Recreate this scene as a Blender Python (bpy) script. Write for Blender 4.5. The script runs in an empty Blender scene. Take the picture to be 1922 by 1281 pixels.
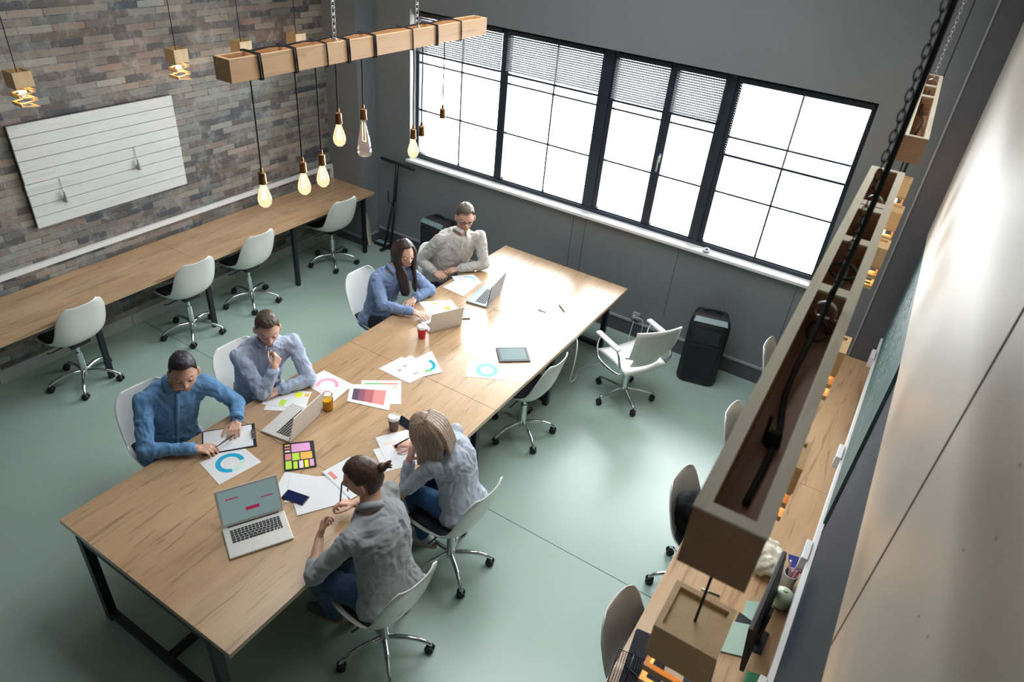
import bpy, bmesh, math, random
from mathutils import Vector, Matrix, noise
V = Vector
PI = math.pi
random.seed(7)
C = bpy.context.scene.collection
S = bpy.context.scene

# ------------------------------------------------------------------ camera
def cam_matrix():
    yaw, pit, rol = -.50760, -.58460, .09921
    f = V((math.sin(yaw)*math.cos(pit), math.cos(yaw)*math.cos(pit), math.sin(pit)))
    r = V((math.cos(yaw), -math.sin(yaw), 0)); u = r.cross(f)
    r2 = math.cos(rol)*r + math.sin(rol)*u; u2 = -math.sin(rol)*r + math.cos(rol)*u
    m = Matrix((r2, u2, -f)).transposed().to_4x4()
    m.translation = V((5.8513, -6.0979, 3.8617))
    return m
cam = bpy.data.cameras.new('camera'); camo = bpy.data.objects.new('camera', cam); C.objects.link(camo)
camo.matrix_world = cam_matrix(); cam.sensor_width = 36; cam.lens = 1299.26/1922*36; cam.clip_start = .02
cam.dof.use_dof = True; cam.dof.focus_distance = 5.2; cam.dof.aperture_fstop = 5.0
S.camera = camo

# ------------------------------------------------------------------ light and exposure
S.view_settings.view_transform = 'Standard'; S.view_settings.look = 'None'
S.view_settings.gamma = 1; S.view_settings.use_curve_mapping = False
S.view_settings.exposure = 0.15
W = bpy.data.worlds.new('overcast_sky'); S.world = W; W.use_nodes = True
W.node_tree.nodes['Background'].inputs[0].default_value = (.95, .99, 1, 1)
W.node_tree.nodes['Background'].inputs[1].default_value = 15.5
def area(name, loc, rot, sx, sy, power, col, portal=False, spread=180):
    l = bpy.data.lights.new(name, 'AREA'); l.shape = 'RECTANGLE'; l.size = sx; l.size_y = sy
    l.energy = power; l.color = col; l.spread = math.radians(spread)
    if portal: l.cycles.is_portal = True
    o = bpy.data.objects.new(name, l); C.objects.link(o); o.location = loc; o.rotation_euler = rot
    return o
area('window_daylight_portal', (3.2, .14, 1.93), (-PI/2, 0, 0), 4.5, 1.56, 1, (1, 1, 1), True)
area('added_ceiling_fill', (4.1, -2.4, 4.9), (0, 0, 0), 2.4, 2.6, 72, (.95, .98, 1), spread=130)  # added soft fill out of view, lifts the whole room; no known lamp
area('added_brick_fill', (1.9, -2.2, 4.9), (0, 0, 0), 1.6, 3.0, 30, (.97, .98, 1))  # added fill for the brick wall, outside the ceiling cone
area('added_mezzanine_fill', (1.6, -7.4, 4.6), (math.radians(38), 0, math.radians(-10)), 2.6, 1.6, 2, (.9, .95, 1))  # weak added fill from behind the camera, no lamp stands there

# ------------------------------------------------------------------ materials
def L(nt, a, b): nt.links.new(a, b)
def mat(name, col, rough=.5, metal=0., bump=0., bscale=60, spec=.5, emit=None, estr=0, sheen=0, trans=0, alpha=1, coat=0, var=0., vscale=8, stretch=None):
    m = bpy.data.materials.new(name); m.use_nodes = True; nt = m.node_tree; n = nt.nodes; b = n['Principled BSDF']
    c = (*col, 1); b.inputs['Base Color'].default_value = c; b.inputs['Roughness'].default_value = rough
    b.inputs['Metallic'].default_value = metal; b.inputs['Specular IOR Level'].default_value = spec
    b.inputs['Sheen Weight'].default_value = sheen; b.inputs['Transmission Weight'].default_value = trans
    b.inputs['Alpha'].default_value = alpha; b.inputs['Coat Weight'].default_value = coat
    if emit: b.inputs['Emission Color'].default_value = (*emit, 1); b.inputs['Emission Strength'].default_value = estr
    tc = n.new('ShaderNodeTexCoord'); mp = n.new('ShaderNodeMapping'); L(nt, tc.outputs['Object'], mp.inputs[0])
    if stretch: mp.inputs['Scale'].default_value = stretch
    if bump:
        t = n.new('ShaderNodeTexNoise'); t.inputs['Scale'].default_value = bscale; t.inputs['Detail'].default_value = 5
        L(nt, mp.outputs[0], t.inputs[0]); bp = n.new('ShaderNodeBump'); bp.inputs['Strength'].default_value = bump; bp.inputs['Distance'].default_value = .01
        L(nt, t.outputs[0], bp.inputs['Height']); L(nt, bp.outputs[0], b.inputs['Normal'])
    if var:
        t = n.new('ShaderNodeTexNoise'); t.inputs['Scale'].default_value = vscale; t.inputs['Detail'].default_value = 4
        L(nt, mp.outputs[0], t.inputs[0]); r = n.new('ShaderNodeValToRGB')
        r.color_ramp.elements[0].position = .3; r.color_ramp.elements[1].position = .7
        r.color_ramp.elements[0].color = (*[x*(1-var) for x in col], 1); r.color_ramp.elements[1].color = (*[min(1, x*(1+var)) for x in col], 1)
        L(nt, t.outputs[0], r.inputs[0]); L(nt, r.outputs[0], b.inputs['Base Color'])
    return m
def ramp(nt, fac, stops):
    r = nt.nodes.new('ShaderNodeValToRGB'); e = r.color_ramp.elements
    while len(e) < len(stops): e.new(.5)
    for i, (p, c) in enumerate(stops): e[i].position = p; e[i].color = (*c, 1)
    L(nt, fac, r.inputs[0]); return r.outputs[0]
def math_n(nt, op, a, b=None, c=None):
    m = nt.nodes.new('ShaderNodeMath'); m.operation = op
    for i, v in enumerate((a, b, c)):
        if v is None: continue
        if isinstance(v, (int, float)): m.inputs[i].default_value = v
        else: L(nt, v, m.inputs[i])
    return m.outputs[0]
def mixc(nt, f, a, b, bt='MIX'):
    m = nt.nodes.new('ShaderNodeMix'); m.data_type = 'RGBA'; m.blend_type = bt
    for i, v in ((0, f), (6, a), (7, b)):
        if isinstance(v, (int, float)): m.inputs[i].default_value = v
        elif isinstance(v, tuple): m.inputs[i].default_value = (*v, 1)
        else: L(nt, v, m.inputs[i])
    return m.outputs[2]

def wood_mat(name, light, dark, streak, axis='Y', rough=.42, sc=1.0, streakamt=.75, coat=0):
    """oak laminate: broad tone bands, fine grain and dark cracks all running along one axis"""
    m = bpy.data.materials.new(name); m.use_nodes = True; nt = m.node_tree; n = nt.nodes; b = n['Principled BSDF']
    b.inputs['Coat Weight'].default_value = coat; b.inputs['Coat Roughness'].default_value = .24
    tc = n.new('ShaderNodeTexCoord')
    def nz(long, across, scale, detail=5, dist=0., rgh=.6, off=0):
        mp = n.new('ShaderNodeMapping'); s = [across*sc]*3; s['XYZ'.index(axis)] = long*sc
        mp.inputs['Scale'].default_value = s; mp.inputs['Location'].default_value = (off, off*.7, off*.3); L(nt, tc.outputs['Object'], mp.inputs[0])
        t = n.new('ShaderNodeTexNoise'); t.inputs['Scale'].default_value = scale; t.inputs['Detail'].default_value = detail
        t.inputs['Distortion'].default_value = dist; t.inputs['Roughness'].default_value = rgh; L(nt, mp.outputs[0], t.inputs[0]); return t.outputs[0]
    base = ramp(nt, nz(.5, 3.2, 2.2, 4, .5), [(.33, dark), (.5, tuple((a+c)/2 for a, c in zip(light, dark))), (.66, light)])
    fine = nz(1.2, 24, 3, 6, .3)
    c1 = mixc(nt, math_n(nt, 'MULTIPLY', fine, .5), base, tuple(x*.72 for x in dark))
    crack = ramp(nt, nz(.55, 9, 2.6, 3, .9, .5, 4.3), [(.60, (0, 0, 0)), (.67, (1, 1, 1))])
    cr2 = ramp(nt, nz(1.1, 17, 2.2, 2, 1.2, .5, 9.1), [(.64, (0, 0, 0)), (.68, (1, 1, 1))])
    f = math_n(nt, 'MULTIPLY', math_n(nt, 'MAXIMUM', crack, cr2), streakamt)
    fl = math_n(nt, 'MULTIPLY', f, math_n(nt, 'MULTIPLY', fine, 1.5))
    c2 = mixc(nt, fl, c1, streak)
    L(nt, c2, b.inputs['Base Color']); b.inputs['Roughness'].default_value = rough; b.inputs['Specular IOR Level'].default_value = .85
    bp = n.new('ShaderNodeBump'); bp.inputs['Strength'].default_value = .12; bp.inputs['Distance'].default_value = .004
    L(nt, fine, bp.inputs['Height']); L(nt, bp.outputs[0], b.inputs['Normal'])
    return m

def brick_mat():
    m = bpy.data.materials.new('weathered_brick'); m.use_nodes = True; nt = m.node_tree; n = nt.nodes; b = n['Principled BSDF']
    tc = n.new('ShaderNodeTexCoord'); sx = n.new('ShaderNodeSeparateXYZ'); L(nt, tc.outputs['Object'], sx.inputs[0])
    BW, BH = .25, .056
    v = math_n(nt, 'DIVIDE', sx.outputs[2], BH); row = math_n(nt, 'FLOOR', v)
    cr = n.new('ShaderNodeCombineXYZ'); L(nt, row, cr.inputs[0]); wr = n.new('ShaderNodeTexWhiteNoise'); wr.noise_dimensions = '2D'; L(nt, cr.outputs[0], wr.inputs['Vector'])
    u0 = math_n(nt, 'DIVIDE', sx.outputs[1], BW)
    half = math_n(nt, 'MULTIPLY', math_n(nt, 'MODULO', row, 2), .5)
    u = math_n(nt, 'ADD', math_n(nt, 'ADD', u0, half), math_n(nt, 'MULTIPLY', wr.outputs['Value'], .22))
    col = math_n(nt, 'FLOOR', u); fu = math_n(nt, 'FRACT', u); fv = math_n(nt, 'FRACT', v)
    du = math_n(nt, 'MULTIPLY', math_n(nt, 'MINIMUM', fu, math_n(nt, 'SUBTRACT', 1, fu)), BW)
    dv = math_n(nt, 'MULTIPLY', math_n(nt, 'MINIMUM', fv, math_n(nt, 'SUBTRACT', 1, fv)), BH)
    nz = n.new('ShaderNodeTexNoise'); nz.inputs['Scale'].default_value = 26; nz.inputs['Detail'].default_value = 5; L(nt, tc.outputs['Object'], nz.inputs[0])
    d = math_n(nt, 'ADD', math_n(nt, 'MINIMUM', du, dv), math_n(nt, 'MULTIPLY', math_n(nt, 'SUBTRACT', nz.outputs[0], .5), .006))
    mask = ramp(nt, math_n(nt, 'MULTIPLY', d, 100), [(.18, (0, 0, 0)), (.42, (1, 1, 1))])
    cc = n.new('ShaderNodeCombineXYZ'); L(nt, col, cc.inputs[0]); L(nt, row, cc.inputs[1])
    wn = n.new('ShaderNodeTexWhiteNoise'); wn.noise_dimensions = '2D'; L(nt, cc.outputs[0], wn.inputs['Vector'])
    tone = ramp(nt, wn.outputs['Value'], [(0, (.055, .063, .08)), (.16, (.10, .085, .08)), (.30, (.15, .115, .095)), (.44, (.30, .27, .225)),
        (.56, (.14, .12, .11)), (.68, (.34, .315, .26)), (.8, (.12, .135, .14)), (.9, (.29, .20, .155)), (1, (.37, .36, .315))])
    n2 = n.new('ShaderNodeTexNoise'); n2.inputs['Scale'].default_value = 7; n2.inputs['Detail'].default_value = 8; n2.inputs['Roughness'].default_value = .75; L(nt, tc.outputs['Object'], n2.inputs[0])
    white = ramp(nt, n2.outputs[0], [(.50, (0, 0, 0)), (.64, (1, 1, 1))])
    wf = math_n(nt, 'MULTIPLY', math_n(nt, 'MULTIPLY', white, nz.outputs[0]), 1.1)
    n3 = n.new('ShaderNodeTexNoise'); n3.inputs['Scale'].default_value = 1.3; n3.inputs['Detail'].default_value = 3; L(nt, tc.outputs['Object'], n3.inputs[0])
    tint = ramp(nt, n3.outputs[0], [(.40, (.62, .80, .92)), (.58, (1.0, .92, .86))])
    tone = mixc(nt, .6, tone, tint, 'MULTIPLY'); tone = mixc(nt, 1.0, tone, (1.25, 1.25, 1.25), 'MULTIPLY')
    c1 = mixc(nt, wf, tone, (.42, .43, .40))
    c1b = mixc(nt, math_n(nt, 'MULTIPLY', nz.outputs[0], .35), c1, (.07, .07, .075))
    mort = ramp(nt, n2.outputs[0], [(.40, (.05, .055, .06)), (.60, (.30, .32, .31))])
    c2 = mixc(nt, mask, mort, c1b)
    L(nt, c2, b.inputs['Base Color']); b.inputs['Roughness'].default_value = .62
    h = math_n(nt, 'ADD', math_n(nt, 'MULTIPLY', mask, .8), math_n(nt, 'MULTIPLY', nz.outputs[0], .5))
    bp = n.new('ShaderNodeBump'); bp.inputs['Strength'].default_value = .6; bp.inputs['Distance'].default_value = .006
    L(nt, h, bp.inputs['Height']); L(nt, bp.outputs[0], b.inputs['Normal'])
    return m

def floor_mat():
    m = mat('epoxy_floor', (.345, .465, .415), .3, spec=.8, var=.06, vscale=1.1, bump=.02, bscale=3)
    nt = m.node_tree; b = nt.nodes['Principled BSDF']
    t = nt.nodes.new('ShaderNodeTexNoise'); t.inputs['Scale'].default_value = 1.5; t.inputs['Detail'].default_value = 6
    tc = [x for x in nt.nodes if x.type == 'TEX_COORD'][0]; L(nt, tc.outputs['Object'], t.inputs[0])
    r = ramp(nt, t.outputs[0], [(.3, (.30, .30, .30)), (.7, (.35, .35, .35))]); L(nt, r, b.inputs['Roughness'])
    return m

def cloth_mat(name, col, var=.08, thin=None, bsc=260):
    m = mat(name, col, .85, bump=.18, bscale=22, var=var, vscale=16, sheen=.15)
    return m
def skin_mat(name, col):
    m = mat(name, col, .5, var=.10, vscale=22)
    b = m.node_tree.nodes['Principled BSDF']; b.inputs['Subsurface Weight'].default_value = .12
    b.inputs['Subsurface Radius'].default_value = (.6, .22, .12); b.inputs['Subsurface Scale'].default_value = .02
    return m
def hair_mat(name, col, stretch=(90, 90, 6)):
    m = mat(name, col, .42, bump=.35, bscale=1.6, var=.35, vscale=1.2, stretch=stretch); return m

M = {}
M['floor'] = floor_mat(); M['brick'] = brick_mat()
M['wall'] = mat('grey_plaster', (.20, .218, .23), .6, bump=.05, bscale=90, var=.07, vscale=1.2)
M['wall_right'] = mat('slate_blue_paint', (.022, .032, .052), .6, spec=.2, var=.08, vscale=2)
M['pillar'] = mat('dark_grey_pillar_paint', (.10, .105, .125), .55, var=.06, vscale=2)
M['cream'] = mat('cream_drywall', (.50, .465, .40), .55, var=.05, vscale=1.4)
M['ceil'] = mat('ceiling_paint', (.4, .42, .43), .8)
M['base'] = mat('dark_baseboard', (.09, .09, .105), .5)
M['base_tile'] = mat('pale_skirting_tile', (.42, .45, .43), .4, var=.12, vscale=3)
M['trimgrey'] = mat('light_grey_trim', (.33, .34, .36), .45)
M['white'] = mat('white_plastic', (.80, .82, .80), .28, spec=.5)
M['shell'] = mat('white_chair_shell', (.74, .75, .71), .25, coat=.2)
M['whitepaint'] = mat('white_painted_metal', (.78, .80, .80), .35)
M['frame'] = mat('anthracite_window_frame', (.018, .026, .042), .35)
M['blind'] = mat('aluminium_blind_slat', (.22, .23, .24), .5)
M['black'] = mat('black_metal', (.012, .014, .022), .42)
M['blackcloth'] = mat('black_fabric', (.012, .014, .022), .85, bump=.3, bscale=120)
M['rubber'] = mat('black_rubber', (.012, .012, .014), .55)
M['chrome'] = mat('chrome', (.75, .77, .78), .12, metal=1)
M['brass'] = mat('aged_brass', (.30, .16, .07), .3, metal=1)
M['alu'] = mat('brushed_aluminium', (.60, .61, .61), .35, metal=.8)
M['alubright'] = mat('silver_laptop_case', (.70, .69, .65), .4, metal=.25)
M['deck'] = mat('teal_grey_laptop_deck', (.27, .34, .36), .35, metal=.3)
M['key'] = mat('black_keys', (.015, .016, .02), .5)
M['screen'] = mat('laptop_screen_glow', (.02, .02, .02), .25, emit=(.20, .29, .29), estr=.75)
M['screen_off'] = mat('dark_glossy_screen', (.012, .015, .022), .08, spec=.6)
M['screen_pad'] = mat('tablet_screen', (.12, .18, .18), .35, spec=.15, emit=(.30, .42, .42), estr=.2)
M['redui'] = mat('crimson_banner', (.02, 0, .005), .4, emit=(.30, .015, .06), estr=.9)
M['paper'] = mat('white_paper', (.80, .81, .82), .85, spec=.12)
M['paper2'] = mat('bright_white_paper', (.9, .91, .92), .7)
M['oak'] = wood_mat('oak_laminate', (.67, .445, .25), (.50, .315, .165), (.17, .09, .045), 'Y', .30, streakamt=.6, coat=1)
M['oakedge'] = wood_mat('oak_edge', (.50, .32, .17), (.34, .20, .11), (.12, .06, .03), 'Y', .5)
M['pine'] = wood_mat('pine_beam', (.82, .52, .28), (.70, .41, .20), (.25, .12, .06), 'Y', .5, .8, .35)
M['pinepale'] = wood_mat('stained_pine', (.50, .29, .16), (.40, .22, .115), (.2, .1, .05), 'Y', .5, .8, .3)
M['rim'] = wood_mat('pale_pine', (.84, .76, .60), (.74, .65, .48), (.4, .3, .2), 'Y', .5, .8, .3)  # pale wood of the plank; on beam rims it stands in for top light
M['lampwood'] = wood_mat('lamp_block_wood', (.74, .52, .27), (.64, .42, .2), (.3, .16, .08), 'Z', .5, 2, .2)
M['whitewood'] = wood_mat('white_painted_boards', (.80, .82, .80), (.70, .73, .72), (.45, .48, .48), 'Y', .5, .7, .4)
M['spk'] = mat('grey_teal_sheen', (.20, .28, .30), .35)
M['cord'] = mat('black_braided_cord', (.01, .011, .014), .8)
M['wcord'] = mat('white_cable', (.7, .72, .72), .4)
M['skinA'] = skin_mat('skin_tan', (.66, .385, .275)); M['skinB'] = skin_mat('skin_fair', (.72, .44, .335)); M['skinC'] = skin_mat('skin_warm', (.66, .38, .28))
M['hairblack'] = hair_mat('near_black_hair', (.018, .015, .022)); M['hairbrown'] = hair_mat('brown_hair', (.075, .045, .03))
M['hairdark'] = hair_mat('dark_brown_long_hair', (.035, .018, .016)); M['hairblond'] = hair_mat('ash_blonde_hair', (.31, .22, .16))
M['hairgrey'] = hair_mat('ash_brown_hair', (.12, .095, .07)); M['hairbun'] = hair_mat('chestnut_hair', (.075, .04, .028), (30, 30, 30))
M['blue'] = cloth_mat('mid_blue_shirt', (.12, .285, .52)); M['pale'] = cloth_mat('pale_blue_shirt', (.42, .50, .66))
M['denimshirt'] = cloth_mat('soft_blue_shirt', (.21, .30, .50)); M['beige'] = cloth_mat('light_beige_shirt', (.52, .50, .46))
M['greyshirt'] = cloth_mat('grey_shirt', (.33, .35, .36)); M['stripe'] = cloth_mat('blue_grey_striped_shirt', (.40, .45, .52))
M['jeans'] = cloth_mat('blue_jeans', (.035, .085, .17)); M['darkpants'] = cloth_mat('navy_trousers', (.015, .018, .035)); M['jeansB'] = cloth_mat('bright_blue_jeans', (.02, .09, .22))
M['eye'] = mat('eye_white', (.42, .40, .38), .3); M['iris'] = mat('iris_brown', (.02, .012, .01), .1); M['lip'] = mat('lip_skin', (.46, .20, .16), .4)
M['glassframe'] = mat('glasses_frame', (.01, .01, .012), .3)
M['shoe'] = mat('grey_sneaker', (.10, .12, .13), .7); M['sole'] = mat('tan_sole', (.45, .36, .26), .6); M['shoew'] = mat('pale_sneaker', (.5, .5, .5), .6)
M['red'] = mat('red_paper_cup', (.62, .015, .02), .4); M['kraft'] = mat('brown_ripple_cup', (.14, .085, .065), .6); M['lid'] = mat('white_cup_lid', (.82, .81, .78), .4)
M['juice'] = mat('orange_juice', (.85, .42, .01), .2)
M['canvas'] = mat('cream_cotton_bag', (.72, .68, .56), .9, bump=.5, bscale=14); M['green'] = mat('pale_green_ceramic', (.52, .66, .48), .35)
M['bluebook'] = mat('blue_notebook', (.012, .03, .22), .4); M['greenfile'] = mat('mint_folder', (.38, .55, .46), .5); M['greensheet'] = mat('green_sheet', (.05, .35, .17), .5)
M['chalkb'] = mat('chalkboard_teal', (.045, .115, .115), .6, var=.25, vscale=5)
M['chalk'] = mat('chalk', (.26, .31, .27), .9); M['seam'] = mat('joint_shadow_gap', (.03, .035, .045), .9); M['seamw'] = mat('board_joint', (.25, .19, .16), .8)
def cmat(name, col): return mat(name, col, .8, spec=.12)
COL = {k: cmat('ink_'+k, c) for k, c in dict(cyan=(.03, .42, .68), teal=(.02, .35, .42), green=(.18, .55, .16), pink=(.85, .40, .50), yellow=(.92, .90, .05), orange=(.92, .52, .12),
    lime=(.55, .80, .10), magenta=(.86, .42, .72), lilac=(.80, .62, .86), grey=(.45, .46, .48), plum=(.13, .09, .13), rose=(.50, .16, .17), coral=(.78, .30, .28), mauve=(.30, .12, .16), palecyan=(.30, .60, .82), rust=(.70, .25, .16), mint=(.62, .82, .70), blush=(.9, .70, .68), charcoal=(.03, .035, .045)).items()}

def glass_mat(name, tint=(1, 1, 1), refl=.06, rough=.0):
    m = bpy.data.materials.new(name); m.use_nodes = True; nt = m.node_tree; n = nt.nodes; n.remove(n['Principled BSDF'])
    o = n['Material Output']; t = n.new('ShaderNodeBsdfTransparent'); t.inputs[0].default_value = (*tint, 1)
    g = n.new('ShaderNodeBsdfGlossy'); g.inputs['Roughness'].default_value = rough
    fr = n.new('ShaderNodeFresnel'); fr.inputs[0].default_value = 1.3
    ms = n.new('ShaderNodeMixShader'); L(nt, fr.outputs[0], ms.inputs[0]); L(nt, t.outputs[0], ms.inputs[1]); L(nt, g.outputs[0], ms.inputs[2]); L(nt, ms.outputs[0], o.inputs[0])
    return m
M['glass'] = glass_mat('clear_glass')
def bulb_mat(name, col, s, mixf):
    m = bpy.data.materials.new(name); m.use_nodes = True; nt = m.node_tree; n = nt.nodes; n.remove(n['Principled BSDF'])
    o = n['Material Output']; t = n.new('ShaderNodeBsdfTransparent'); t.inputs[0].default_value = (1, .93, .8, 1)
    g = n.new('ShaderNodeBsdfGlossy'); g.inputs['Roughness'].default_value = .05; e = n.new('ShaderNodeEmission'); e.inputs[0].default_value = (*col, 1); e.inputs[1].default_value = s
    a = n.new('ShaderNodeMixShader'); a.inputs[0].default_value = .12; L(nt, t.outputs[0], a.inputs[1]); L(nt, g.outputs[0], a.inputs[2])
    ms = n.new('ShaderNodeMixShader'); ms.inputs[0].default_value = mixf; L(nt, a.outputs[0], ms.inputs[1]); L(nt, e.outputs[0], ms.inputs[2]); L(nt, ms.outputs[0], o.inputs[0])
    return m
M['bulb'] = bulb_mat('lit_bulb_glass', (1, .80, .48), 1.5, .42)
M['bulbdim'] = bulb_mat('clear_bottle_bulb', (1, .8, .75), .9, .12)
M['filament'] = mat('glowing_filament', (1, .6, .2), .5, emit=(1, .72, .32), estr=14)
M['hotbulb'] = mat('hot_bulb', (1, .7, .3), .5, emit=(1, .62, .22), estr=12)

# ------------------------------------------------------------------ mesh helpers
def new(): return bmesh.new()
def add_box(bm, lo, hi, mtx=None, bev=0):
    r = bmesh.ops.create_cube(bm, size=1); vs = r['verts']
    c = [(a+b)/2 for a, b in zip(lo, hi)]; s = [abs(b-a) for a, b in zip(lo, hi)]
    for v in vs: v.co = V((v.co.x*s[0]+c[0], v.co.y*s[1]+c[1], v.co.z*s[2]+c[2]))
    if bev:
        es = list({e for v in vs for e in v.link_edges}); rr = bmesh.ops.bevel(bm, geom=es, offset=bev, segments=2, affect='EDGES', profile=.5)
        vs = list({v for f in rr['faces'] for v in f.verts} | {v for v in vs if v.is_valid})
    if mtx:
        for v in vs: v.co = mtx @ v.co
    return vs
def add_prism(bm, pts, z0, z1, mtx=None):
    lo = [bm.verts.new((p[0], p[1], z0)) for p in pts]; hi = [bm.verts.new((p[0], p[1], z1)) for p in pts]
    n = len(pts); bm.faces.new(lo[::-1]); bm.faces.new(hi)
    for i in range(n): bm.faces.new((lo[i], lo[(i+1) % n], hi[(i+1) % n], hi[i]))
    if mtx:
        for v in lo+hi: v.co = mtx @ v.co
    return lo+hi
def add_sphere(bm, c, r, sc=(1, 1, 1), seg=14, mtx=None, rings=None):
    rr = bmesh.ops.create_uvsphere(bm, u_segments=seg, v_segments=rings or max(6, seg*2//3), radius=1)
    for v in rr['verts']:
        p = V((v.co.x*r*sc[0], v.co.y*r*sc[1], v.co.z*r*sc[2]))
        v.co = (mtx @ p if mtx else p) + V(c)
    return rr['verts']
def frame_of(d, hint=V((0, 0, 1))):
    d = d.normalized(); x = hint.cross(d)
    if x.length < 1e-3: x = V((1, 0, 0)).cross(d)
    x.normalize(); return x, d.cross(x)
def add_tube(bm, pts, r, seg=8, closed=False, caps=True):
    pts = [V(p) for p in pts]; n = len(pts); rs = r if isinstance(r, (list, tuple)) else [r]*n
    rings = []; px = None
    for i, p in enumerate(pts):
        a = pts[(i-1) % n] if closed or i > 0 else p; b = pts[(i+1) % n] if closed or i < n-1 else p
        d = (b-a)
        if d.length < 1e-9: d = V((0, 0, 1))
        d.normalize()
        if px is None: x, y = frame_of(d)
        else:
            x = px - d*px.dot(d)
            x = x.normalized() if x.length > 1e-6 else frame_of(d)[0]; y = d.cross(x)
        px = x
        rings.append([bm.verts.new(p+(x*math.cos(t*2*PI/seg)+y*math.sin(t*2*PI/seg))*rs[i]) for t in range(seg)])
    for i in range(n if closed else n-1):
        A, B = rings[i], rings[(i+1) % n]
        for t in range(seg): bm.faces.new((A[t], A[(t+1) % seg], B[(t+1) % seg], B[t]))
    if caps and not closed: bm.faces.new(rings[0][::-1]); bm.faces.new(rings[-1])
def add_lathe(bm, prof, c=(0, 0, 0), seg=20, mtx=None):
    rings = []
    for r, z in prof:
        if r < 1e-6: rings.append([bm.verts.new((0, 0, z))])
        else: rings.append([bm.verts.new((r*math.cos(t*2*PI/seg), r*math.sin(t*2*PI/seg), z)) for t in range(seg)])
    for A, B in zip(rings, rings[1:]):
        for t in range(seg):
            t2 = (t+1) % seg
            f = [A[t % len(A)], A[t2 % len(A)], B[t2 % len(B)], B[t % len(B)]]; g = []
            for v in f:
                if v not in g: g.append(v)
            if len(g) > 2: bm.faces.new(g)
    for ring in rings:
        for v in ring: v.co = (mtx @ v.co if mtx else v.co) + V(c)
def capsule(bm, a, b, ra, rb, seg=12):
    a, b = V(a), V(b); d = (b-a).length
    k = 5; pts = []; rs = []
    dd = (b-a).normalized() if d > 1e-6 else V((0, 0, 1))
    for i in range(k+1):
        t = PI/2*(1-i/k); pts.append(a-dd*ra*math.sin(t)); rs.append(max(ra*math.cos(t), ra*.04))
    for i in range(k+1):
        t = PI/2*i/k; pts.append(b+dd*rb*math.sin(t)); rs.append(max(rb*math.cos(t), rb*.04))
    add_tube(bm, pts, rs, seg)
def arc(c, r, a0, a1, n, pl='xy'):
    out = []
    for i in range(n+1):
        a = a0+(a1-a0)*i/n; x, y = r*math.cos(a), r*math.sin(a)
        out.append(V(c)+(V((x, y, 0)) if pl == 'xy' else V((x, 0, y)) if pl == 'xz' else V((0, x, y))))
    return out
def smoothpath(pts, n=6):
    pts = [V(p) for p in pts]; out = []
    P = [pts[0]]+pts+[pts[-1]]
    for i in range(1, len(P)-2):
        for k in range(n):
            t = k/n; a, b, c, d = P[i-1], P[i], P[i+1], P[i+2]
            out.append(.5*((2*b)+(c-a)*t+(2*a-5*b+4*c-d)*t*t+(3*b-a-3*c+d)*t**3))
    out.append(pts[-1]); return out
def obj(name, bm, m, parent=None, smooth=False, angle=None, kind=None):
    me = bpy.data.meshes.new(name)
    bmesh.ops.recalc_face_normals(bm, faces=bm.faces[:])
    bm.to_mesh(me); bm.free()
    for mm in (m if isinstance(m, (list, tuple)) else [m]): me.materials.append(mm)
    if smooth:
        me.polygons.foreach_set('use_smooth', [True]*len(me.polygons))
        if angle: me.set_sharp_from_angle(angle=math.radians(angle))
    o = bpy.data.objects.new(name, me); C.objects.link(o)
    if parent: o.parent = parent
    if kind: o['kind'] = kind
    return o
def struct(name, bm, m, **k): return obj(name, bm, m, kind='structure', **k)
def tag(o, label, cat, group=None):
    o['label'] = label; o['category'] = cat
    if group: o['group'] = group
    return o
def thing(name, label, cat, loc=(0, 0, 0), rz=0, group=None):
    o = bpy.data.objects.new(name, None); C.objects.link(o); o.empty_display_size = .05
    o.location = loc; o.rotation_euler = (0, 0, rz); return tag(o, label, cat, group)
def kids(o): return [c for c in C.objects if c.parent == o]
def dup(root, loc, rz=None, label=None, group=None):
    def cp(o, par):
        c = o.copy(); C.objects.link(c); c.parent = par
        for ch in kids(o): cp(ch, c)
        return c
    src_kids = [k for k in kids(root) if k.type != 'LIGHT']; r = root.copy(); C.objects.link(r)
    for ch in src_kids: cp(ch, r)
    r.location = loc
    if rz is not None: r.rotation_euler = (0, 0, rz)
    if label: r['label'] = label
    if group: r['group'] = group
    return r
def local(bm, root):
    m = (Matrix.Translation(root.location) @ root.rotation_euler.to_matrix().to_4x4()).inverted()
    for v in bm.verts: v.co = m @ v.co
    return bm

#STRUCTURE
# ------------------------------------------------------------------ the room
XR = 6.12; YW = -.10; H = 5.0; YB = -9.0
bm = new(); add_box(bm, (-.25, YB-.2, -.12), (XR+.3, .4, 0)); struct('floor', bm, M['floor'])
bm = new(); add_box(bm, (-.25, YB-.2, H), (XR+.3, .4, H+.15)); struct('ceiling', bm, M['ceil'])
bm = new(); add_box(bm, (-.25, YB, 0), (0, .2, H)); struct('wall_brick', bm, M['brick'])
WX0, WX1, WZ0, WZ1 = .962, 5.442, 1.155, 2.705
bm = new()
add_box(bm, (0, YW, 0), (WX0, .2, H)); add_box(bm, (WX1, YW, 0), (XR, .2, H))
add_box(bm, (WX0, YW, 0), (WX1, .2, WZ0-.03)); add_box(bm, (WX0, YW, WZ1), (WX1, .2, H)); struct('wall_window', bm, M['wall'])
bm = new(); add_box(bm, (XR, YB, 0), (XR+.25, .2, H)); struct('wall_right', bm, M['wall_right'])
bm = new(); add_box(bm, (-.25, YB-.25, 0), (XR+.25, YB, H)); struct('wall_back', bm, M['wall'])
bm = new(); add_box(bm, (.001, -.375, 0), (.47, YW, H)); struct('trim_1', bm, M['wall'])      # corner pillar by the brick wall
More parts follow.
